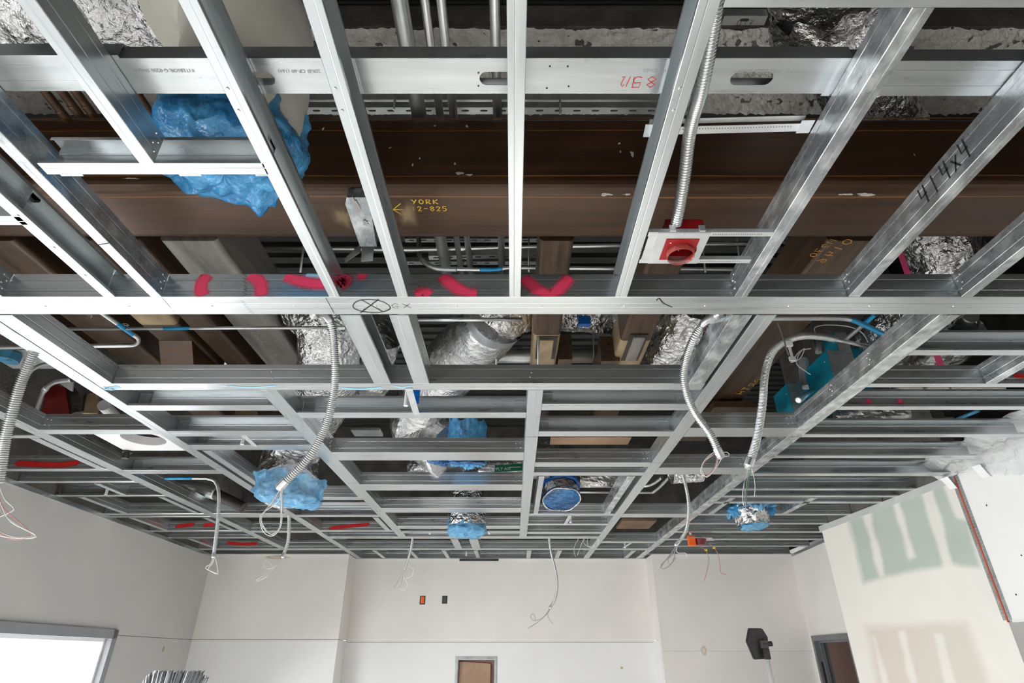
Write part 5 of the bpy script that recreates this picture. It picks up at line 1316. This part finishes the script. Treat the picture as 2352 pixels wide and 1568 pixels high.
# ---------------------------------------------------------------- hanging flexible conduits and their wires
def hang(label, pts, r, wires=(), fitting=True, pitch=None, mat='flex', wr=.0017):
    """pts are (u, v, y): measured points on planes y"""
    P = [W(u, v, y=y) for u, v, y in pts]
    o = thing('flexible_conduit', P[0], label, 'conduit', 'flexible metal conduits')
    r *= 1.38 if pts[-1][2] < 3.2 else .95
    wr = wr if pts[-1][2] < 3.2 else .0026
    b = bmesh.new(); flex(b, P, r, pitch or .0088, 12); obj('armour', b, M[mat], o, True)
    e = P[-1]; d = (P[-1] - P[-2]).normalized()
    if fitting:
        b = bmesh.new(); sweep(b, [e - d * r * .6, e - d * r * .5, e + d * r * 1.6, e + d * r * 1.8, e + d * r * 2.2], lambda i, a, p: (r * .9, r * 1.12, r * 1.12, r * .95, r * .7)[i], 12); obj('connector', b, M['conduit'], o)
    for mt, wp in wires:
        y0_ = pts[-1][2]
        b = bmesh.new(); sweep(b, resample(smooth_path([e] + [W(w_[0], w_[1], y=(w_[2] if len(w_) > 2 else y0_)) for w_ in wp], 8), .012), lambda i, a, p: wr, 6)
        obj('wire', b, M[mt], o)
    return o
hang('flexible conduit hooked over the crossbeam, its wire loop hanging by the largest blue bag',
     [(722, 722, 1.87), (742, 718, 2.0), (754, 730, 2.15), (764, 760, 2.2), (770, 850, 2.3), (764, 920, 2.36), (745, 985, 2.4), (710, 1048, 2.42), (653, 1108, 2.44)], .0125,
     [('wire', [(640, 1150), (607, 1175), (597, 1192), (606, 1222), (628, 1230), (646, 1205), (648, 1160), (646, 1120)]), ('wire', [(630, 1145), (604, 1180), (602, 1200), (620, 1226), (640, 1215), (646, 1180), (644, 1130)]),
      ('wire_grey', [(646, 1135), (644, 1160), (645, 1200), (632, 1227), (612, 1220), (600, 1195), (615, 1165), (642, 1125)]), ('wire_grey', [(636, 1145), (610, 1172), (598, 1200), (625, 1228), (642, 1210), (649, 1170), (650, 1125)])])
hang('looped flexible conduit beside the fifth runner, ending in a white wire coil',
     [(1650, 722, 1.87), (1638, 728, 2.0), (1618, 742, 2.15), (1592, 780, 2.2), (1574, 835, 2.3), (1572, 880, 2.36), (1592, 940, 2.42), (1630, 995, 2.46), (1649, 1034, 2.48)], .0125,
     [('wire', [(1640, 1042), (1618, 1060), (1609, 1082), (1620, 1094), (1640, 1080), (1652, 1045)]), ('wire', [(1630, 1045), (1612, 1070), (1622, 1096), (1644, 1075), (1660, 1050), (1676, 1046), (1670, 1038), (1655, 1040)]), ('wire_red', [(1640, 1042), (1622, 1055), (1612, 1078), (1626, 1090), (1643, 1068), (1647, 1042)])])
hang('flexible conduit arching over from the teal boxes, wires hanging to the loose foil collar',
     [(1912, 777, 3.0), (1880, 772, 2.95), (1838, 772, 2.9), (1800, 785, 2.86), (1772, 812, 2.84), (1757, 860, 2.84), (1751, 930, 2.84), (1740, 1000, 2.84), (1726, 1050, 2.84), (1723, 1058, 2.84)], .0145,
     [('wire', [(1715, 1085), (1706, 1130), (1708, 1160)]), ('wire_grey', [(1718, 1090), (1712, 1135), (1712, 1162)]), ('wire_green', [(1722, 1090), (1716, 1130), (1715, 1158)]), ('wire', [(1728, 1080), (1734, 1110), (1733, 1140)]), ('wire_grey', [(1714, 1085), (1709, 1120), (1713, 1166)])])
b = bmesh.new(); p = W(1810, 790, y=2.85); box(b, p + V((-.018, -.02, -.02)), p + V((.018, .0, .012)), .002); box(b, p + V((-.008, -.012, -.09)), p + V((.006, -.006, -.02))); box(b, p + V((-.02, -.014, -.11)), p + V((.016, -.002, -.085)), .002)
mk('cable_clip', b, M['white_plate'], 'white plastic clip holding the arching flexible conduit', 'clip')
b = bmesh.new(); sweep(b, [W(1786, 738, y=2.84), W(1811, 815, y=2.83)], lambda i, a, p: .004, 8); mk('hanger_rod', b, M['conduit_dull'], 'thin wire rod holding the white clip', 'rod')
run('straight conduit joining the arching flexible conduit above the blotchy runner', [W(1910, 777, y=3.0), W(1960, 788, y=3.05), W(2000, 797, y=3.1)], .012, couplers=(.05,), n=1)
hang('flexible conduit hanging at the window-side edge with a loose wire loop',
     [(78, 808, 2.05), (66, 835, 2.07), (48, 880, 2.1), (30, 940, 2.13), (14, 1000, 2.16), (4, 1060, 2.18), (-4, 1110, 2.2)], .0135,
     [('wire', [(0, 1150), (22, 1195), (66, 1220), (84, 1232), (60, 1236), (20, 1234), (-10, 1228)]), ('wire_red', [(4, 1160), (40, 1195), (68, 1222), (58, 1236), (30, 1238), (-10, 1220)]), ('wire', [(10, 1145), (32, 1168), (20, 1178), (-8, 1190)]), ('wire_grey', [(2, 1170), (20, 1190), (55, 1213), (84, 1230), (30, 1232), (-10, 1215)])], fitting=False)
hang('flexible conduit hanging near the far corner by the window wall, triangular wire loop',
     [(478, 1099, 4.3), (494, 1105, 4.28), (502, 1130, 4.25), (501, 1190, 4.22), (494, 1250, 4.2), (491, 1272, 4.2)], .0125,
     [('wire', [(486, 1292), (472, 1303), (486, 1312), (500, 1316), (497, 1290), (493, 1280)]), ('wire', [(490, 1290), (478, 1306), (492, 1314), (501, 1318)])])
hang('thin flexible conduit beyond the largest blue bag, wires curled against the far wall',
     [(664, 1184, 5.33), (664, 1215, 5.33), (661, 1245, 5.33), (652, 1272, 5.33)], .016,
     [('wire_grey', [(645, 1290), (620, 1312), (600, 1324), (585, 1330)]), ('wire', [(640, 1295), (615, 1306), (604, 1296), (612, 1286), (624, 1298), (628, 1310)]), ('wire', [(643, 1292), (610, 1318), (588, 1332), (596, 1333), (615, 1322)])])
hang('short flexible conduit hanging before the recess wall, nearer the orange wall box',
     [(948, 1234, 6.46), (944, 1260, 6.46), (937, 1285, 6.46), (929, 1309, 6.46)], .014,
     [('wire_grey', [(920, 1325), (908, 1345), (904, 1352)]), ('wire_grey', [(925, 1325), (922, 1342), (914, 1350)]), ('wire', [(926, 1322), (935, 1340), (930, 1354), (916, 1352)]), ('wire', [(935, 1300), (948, 1305), (946, 1322), (932, 1328)])], fitting=False)
hang('long curved flexible conduit hanging low before the recess wall',
     [(1261, 1234, 6.46), (1265, 1265, 6.46), (1276, 1310, 6.46), (1280, 1345, 6.46), (1275, 1375, 6.46), (1266, 1391, 6.46)], .014,
     [('wire_grey', [(1255, 1410), (1240, 1425), (1212, 1443)]), ('wire_grey', [(1258, 1408), (1236, 1428), (1218, 1440)]), ('wire_grey', [(1250, 1415), (1228, 1425), (1218, 1415), (1226, 1410), (1230, 1424)]), ('wire_grey', [(1258, 1410), (1264, 1425), (1270, 1432)])])
hang('flexible conduit crossing the sixth runner, loose wire loops at its end',
     [(1566, 1082, 4.23), (1576, 1120, 4.25), (1582, 1165, 4.25), (1578, 1210, 4.25), (1566, 1235, 4.25), (1556, 1247, 4.25)], .0125,
     [('wire_grey', [(1540, 1275), (1518, 1298), (1526, 1306), (1545, 1290), (1552, 1262)]), ('wire_grey', [(1548, 1270), (1534, 1285), (1540, 1296), (1552, 1280)]), ('wire', [(1555, 1268), (1575, 1270), (1578, 1280)]), ('wire_grey', [(1545, 1265), (1530, 1285), (1516, 1304)])])
wb_ = thing('wire_coil', W(1345, 1240, y=6.6), 'loose white wire coil hanging by the far end of the fifth runner', 'wires')
for k, wp in enumerate(([(1345, 1226), (1330, 1235), (1318, 1260), (1322, 1278)], [(1346, 1226), (1335, 1250), (1326, 1275)], [(1348, 1228), (1372, 1236), (1370, 1252), (1352, 1254), (1350, 1238), (1366, 1232)], [(1350, 1230), (1340, 1245), (1360, 1258), (1376, 1242), (1360, 1230)])):
    b = bmesh.new(); sweep(b, smooth_path([W(u, v, y=6.6) for u, v in wp], 8), lambda i, a, p: .0022, 6); obj('wire', b, M['wire'], wb_)
cw = thing('cable_loop', W(1850, 800, y=3.1), 'cream cable looping over the teal boxes', 'cable')
for wp in ([(1862, 800), (1838, 806), (1822, 826), (1818, 832), (1838, 822), (1848, 800), (1836, 812), (1830, 835), (1850, 852), (1862, 860)], [(1875, 768), (1872, 752), (1900, 746), (1950, 750), (1980, 764), (1994, 786)]):
    b = bmesh.new(); sweep(b, smooth_path([W(u, v, y=3.08) for u, v in wp], 8), lambda i, a, p: .003, 8); obj('cable', b, M['wire'], cw)
# orange device with detector near the patched wall
p = W(1588, 1240, y=6.3)
ob = thing('orange_box', p, 'small orange box with a white stub, hanging beside the maroon detector', 'box')
b = bmesh.new(); box(b, p - V((.036, .03, .058)), p + V((.036, .03, .045)), .006); obj('body', b, M['orange'], ob)
b = bmesh.new(); sweep(b, [p + V((0, 0, .04)), p + V((0, 0, .085))], lambda i, a, q: .014, 12); obj('stub', b, M['white_plate'], ob)
p = W(1607, 1246, y=6.35)
ob = thing('detector', p, 'maroon detector on a slanted mounting plate, with two hanging wires', 'detector')
b = bmesh.new(); prism(b, [p + V((-.14, -.09, .035)), p + V((.11, -.09, .035)), p + V((.19, .09, .035)), p + V((-.04, .09, .035))], (0, 0, .004)); bmesh.ops.recalc_face_normals(b, faces=b.faces); obj('mounting_plate', b, M['zinc'], ob)
b = bmesh.new(); bmesh.ops.create_cone(b, cap_ends=True, segments=20, radius1=.05, radius2=.075, depth=.06, matrix=Matrix.Translation(p + V((0, 0, .004)))); obj('body', b, M['maroon'], ob)
for wp, cn in (([(1606, 1254), (1622, 1265), (1628, 1285), (1624, 1310), (1618, 1333)], (1622, 1263)), ([(1628, 1248), (1640, 1258), (1650, 1275), (1654, 1300), (1656, 1315), (1668, 1319)], (1640, 1258))):
    b = bmesh.new(); sweep(b, smooth_path([W(u, v, y=6.35) for u, v in wp], 8), lambda i, a, q: .003, 6); obj('wire', b, M['wire_red'], ob)
    c = W(*cn, y=6.35); b = bmesh.new(); box(b, c - V((.012, .008, .009)), c + V((.012, .008, .009)), .002); obj('connector', b, M['yellow'], ob)
# ---------------------------------------------------------------- things on the walls and on the floor
def wall_box(label, u0, u1, v0, v1, mat):
    p, q = W(u0, v0, y=YB), W(u1, v1, y=YB)
    o = thing('wall_box', ((p.x + q.x) / 2, YB, q.z), label, 'electrical box', 'boxes in the far wall')
    b = bmesh.new(); box(b, (p.x, YB - .004, q.z), (q.x, YB - .0005, p.z), .001); obj('opening', b, M['lamp_black'], o)
    b = bmesh.new(); box(b, (p.x + .014, YB - .010, q.z + .012), (q.x - .012, YB - .0045, p.z - .008), .002); obj('insert', b, M[mat], o)
wall_box('orange box set in the recess wall', 965, 976, 1368, 1388, 'orange')
wall_box('dark box set in the recess wall', 1016, 1027, 1368, 1386, 'lamp_grey')
gx0, gx1 = W(1055, 1285, y=YB - .02).x, W(1145, 1285, y=YB - .02).x
gz1, gz0 = W(1100, 1282.5, y=YB - .02).z, W(1100, 1287.5, y=YB - .02).z
gr = thing('slot_vent', ((gx0 + gx1) / 2, YB, gz0), 'narrow black slot vent at the top of the recess wall', 'vent')
b = bmesh.new(); box(b, (gx0, YB - .012, gz0), (gx1, YB - .001, gz1), .001); obj('frame', b, M['lamp_black'], gr)
b = bmesh.new(); box(b, (gx0 + .09, YB - .014, gz0 + .006), (gx1 - .09, YB - .0125, gz1 - .008)); proto = obj('louvre', b, M['lamp_grey'], gr)
# access panel framed in steel, closed with cardboard
ap = thing('access_panel', ((ax0 + ax1) / 2, YB, -1.1), 'steel framed wall opening closed with brown cardboard', 'panel')
b = bmesh.new(); box(b, (ax0, YB - .006, -1.1), (ax0 + .035, YB + .08, az1), .002); obj('frame_side', b, M['galv_dark'], ap)
b = bmesh.new(); box(b, (ax1 - .035, YB - .006, -1.1), (ax1, YB + .08, az1), .002); obj('frame_side', b, M['galv_dark'], ap)
b = bmesh.new(); box(b, (ax0 + .036, YB - .006, az1 - .035), (ax1 - .036, YB + .08, az1), .002); obj('frame_head', b, M['galv_dark'], ap)
b = bmesh.new(); box(b, (ax0 + .036, YB + .07, -1.1), (ax1 - .036, YB + .08, az1 - .036)); obj('back', b, M['brown_board'], ap)
b = bmesh.new(); xm = ax0 + (ax1 - ax0) * .84
g = [[b.verts.new((ax0 + .05 + (xm - ax0 - .05) * i / 8, YB + .045 + .012 * noise.noise(V((i * .6, k * .5, 2))), -1.1 + (az1 - .06 + 1.1) * k / 12 - (.02 * (i / 8) ** 2 if k == 12 else 0))) for k in range(13)] for i in range(9)]
for i in range(8):
    for k in range(12): b.faces.new((g[i][k], g[i + 1][k], g[i + 1][k + 1], g[i][k + 1]))
b.normal_update(); bmesh.ops.solidify(b, geom=b.faces[:], thickness=.006)
obj('cardboard', b, M['card'], ap)
# clear sheeting taped along the top of the right wall
b = bmesh.new(); ny2 = 70; nn = 18
def sheet_pt(i, k):
    y = 2.2 + (4.14 - 2.2) * i / ny2
    t = k / nn
    a_ = V((2.93 + .02 * math.sin(i * .5), y, H + .13 - .05 * (i / ny2))); c_ = V((RW(y) - .012, y, H - .015)); e_ = V((RW(y) - .010, y, H - .13 - .05 * math.sin(i * .17) + .10 * (i / ny2) ** 3))
    q = a_.lerp(c_, t / .6) if t < .6 else c_.lerp(e_, (t - .6) / .4)
    n_ = .06 * noise.noise(V((y * 4, t * 3, 1))) + .035 * abs(noise.noise(V((y * 9, t * 5, 2)))) + .02 * noise.noise(V((y * 22, t * 12, 5)))
    w_ = 1 if t < .6 else (1 - t) / .4
    return q + V((-abs(n_) * .8 * w_ - (0 if t < .6 else .004), .5 * n_, n_ * (1 if .05 < t < .6 else .3)))
g = [[b.verts.new(sheet_pt(i, k)) for k in range(nn + 1)] for i in range(ny2 + 1)]
for i in range(ny2):
    for k in range(nn): b.faces.new((g[i][k], g[i][k + 1], g[i + 1][k + 1], g[i + 1][k]))
sh = mk('plastic_sheet', b, M['clear_film'], 'crumpled clear plastic sheet taped along the top of the patched wall', 'sheet', smooth=True)
for y in (3.28, 3.72, 4.02):
    p = V((RW(y) - .02, y, H - .10)); b = bmesh.new(); prism(b, [p, p + V((0, .07, .01)), p + V((-.03, .09, .09)), p + V((-.03, .01, .085))], (-.002, 0, 0)); bmesh.ops.recalc_face_normals(b, faces=b.faces); obj('tape', b, M['white_film'], sh)
# work light on its pole, seen from behind
c = W(1738, 1478, y=6.2)
wl_ = thing('work_light', (c.x + .1, 6.25, ZF), 'black work light head on a white pole, seen from behind', 'work light')
ex, ey = V((.93, .30, 0)).normalized(), V((.05, -.15, 1)).normalized()
nz = ex.cross(ey)
hexa = [(-.13, .02), (-.09, .135), (.06, .135), (.115, .06), (.10, -.12), (-.06, -.13)]
b = bmesh.new(); prism(b, [c + ex * x + ey * y for x, y in hexa], nz * .03); bmesh.ops.recalc_face_normals(b, faces=b.faces)
bmesh.ops.bevel(b, geom=b.edges[:], offset=.006, segments=2, affect='EDGES'); obj('housing', b, M['lamp_black'], wl_)
b = bmesh.new(); prism(b, [c + ex * x * .62 + ey * y * .62 + nz * -.012 + nz * .0 for x, y in hexa], nz * .012); bmesh.ops.recalc_face_normals(b, faces=b.faces); obj('back_plate', b, M['lamp_grey'], wl_)
n_ = len(hexa)
for i in range(n_):
    x0, y0 = hexa[i]; x1, y1 = hexa[(i + 1) % n_]
    b = bmesh.new(); prism(b, [c + ex * x0 * .68 + ey * y0 * .68, c + ex * x1 * .68 + ey * y1 * .68, c + ex * x1 * .9 + ey * y1 * .9, c + ex * x0 * .9 + ey * y0 * .9], nz * -.010); bmesh.ops.recalc_face_normals(b, faces=b.faces); obj('panel', b, M['lamp_grey'], wl_)
b = bmesh.new(); box(b, c + V((.02, -.07, -.04)), c + V((.085, -.02, .03)), .008); obj('swivel', b, M['lamp_grey'], wl_)
b = bmesh.new(); sweep(b, [c + V((.03, -.05, -.005)), c + V((.125, -.05, .0))], lambda i, a, q: .022, 14); obj('knob', b, M['lamp_black'], wl_)
b = bmesh.new(); box(b, c + V((.03, -.06, -.13)), c + V((.09, -.03, -.04)), .008); obj('handle', b, M['lamp_black'], wl_)
px_ = W(1757, 1486, y=6.17)
b = bmesh.new(); sweep(b, [px_, V((px_.x + .03, 6.17, ZF + .5))], lambda i, a, q: .021, 14); obj('pole', b, M['pole'], wl_, True)
for a in (0.3, 2.4, 4.5):
    b = bmesh.new(); t_ = V((px_.x + .03, 6.17, ZF + .55)); sweep(b, [t_, t_ + V((math.cos(a) * .45, math.sin(a) * .45, -.54))], lambda i, a_, q: .012, 10); obj('leg', b, M['lamp_black'], wl_)
# upturned broom at the lower edge
c = W(396, 1560, y=4.6)
br = thing('broom', (c.x, 4.6, ZF), 'upturned push broom, its grey bristles just rising over the lower frame edge', 'broom')
b = bmesh.new(); rnd = random.Random(3)
for i in range(300):
    nf_ = len(b.faces)
    x = rnd.uniform(-.20, .20); y = rnd.uniform(-.035, .035); sp = .06 * x / .2 + rnd.uniform(-.012, .012)
    hgt = .105 - .045 * max(0, abs(x) - .15) / .05 + rnd.uniform(-.012, .006)
    p0 = c + V((x * .92, y, -.10)); p1 = c + V((x + .025 + sp * .2, y * 1.3, -.10 + hgt + .045))
    sweep(b, [p0, p0.lerp(p1, .5) + V((.004, 0, 0)), p1], lambda k, a, q: (.0055, .0055, .003)[k], 4)
    b.faces.ensure_lookup_table()
    for f_ in b.faces[nf_:]: f_.material_index = i % 3 > 0
tag(obj('bristles', b, [M['white_plate'], M['frame_grey']], br), kind='stuff')
b = bmesh.new(); box(b, c + V((-.2, -.035, -.16)), c + V((.2, .035, -.09)), .008); obj('block', b, M['card'], br)
b = bmesh.new(); sweep(b, [c + V((0, 0, -.15)), V((c.x + .03, 4.62, ZF))], lambda i, a, q: .013, 12); obj('handle', b, M['pole'], br)

# stains and patches on the far wall
for lb, u, v, y_, su, sv, mt in ((0, 636, 1279, YA, .28, .04, 'stain_tan'), (1, 1617, 1494, YA, .06, .09, 'stain_pink'), (2, 375, 1490, None, .03, .05, 'stain_yellow'), (3, 1428, 1533, YB, .03, .025, 'stain_yellow')):
    if mt not in M: M[mt] = soft(mt, dict(stain_tan=(.66, .55, .44), stain_pink=(.80, .66, .59), stain_yellow=(.55, .42, .20), stain_cream=(.80, .68, .52))[mt], .8)
    if y_: blotch(wb, W(u, v, y=y_) - V((0, .0006, 0)), (1, 0, 0), (0, 0, 1), (0, -1, 0), (su, sv), 40 + lb, mt, 'stain', False)
    else:
        p = hit_wall(u, v, LW); blotch(wl, p + V((.0006, 0, 0)), (0, 1, 0), (0, 0, 1), (1, 0, 0), (su, sv), 40 + lb, mt, 'stain', False)
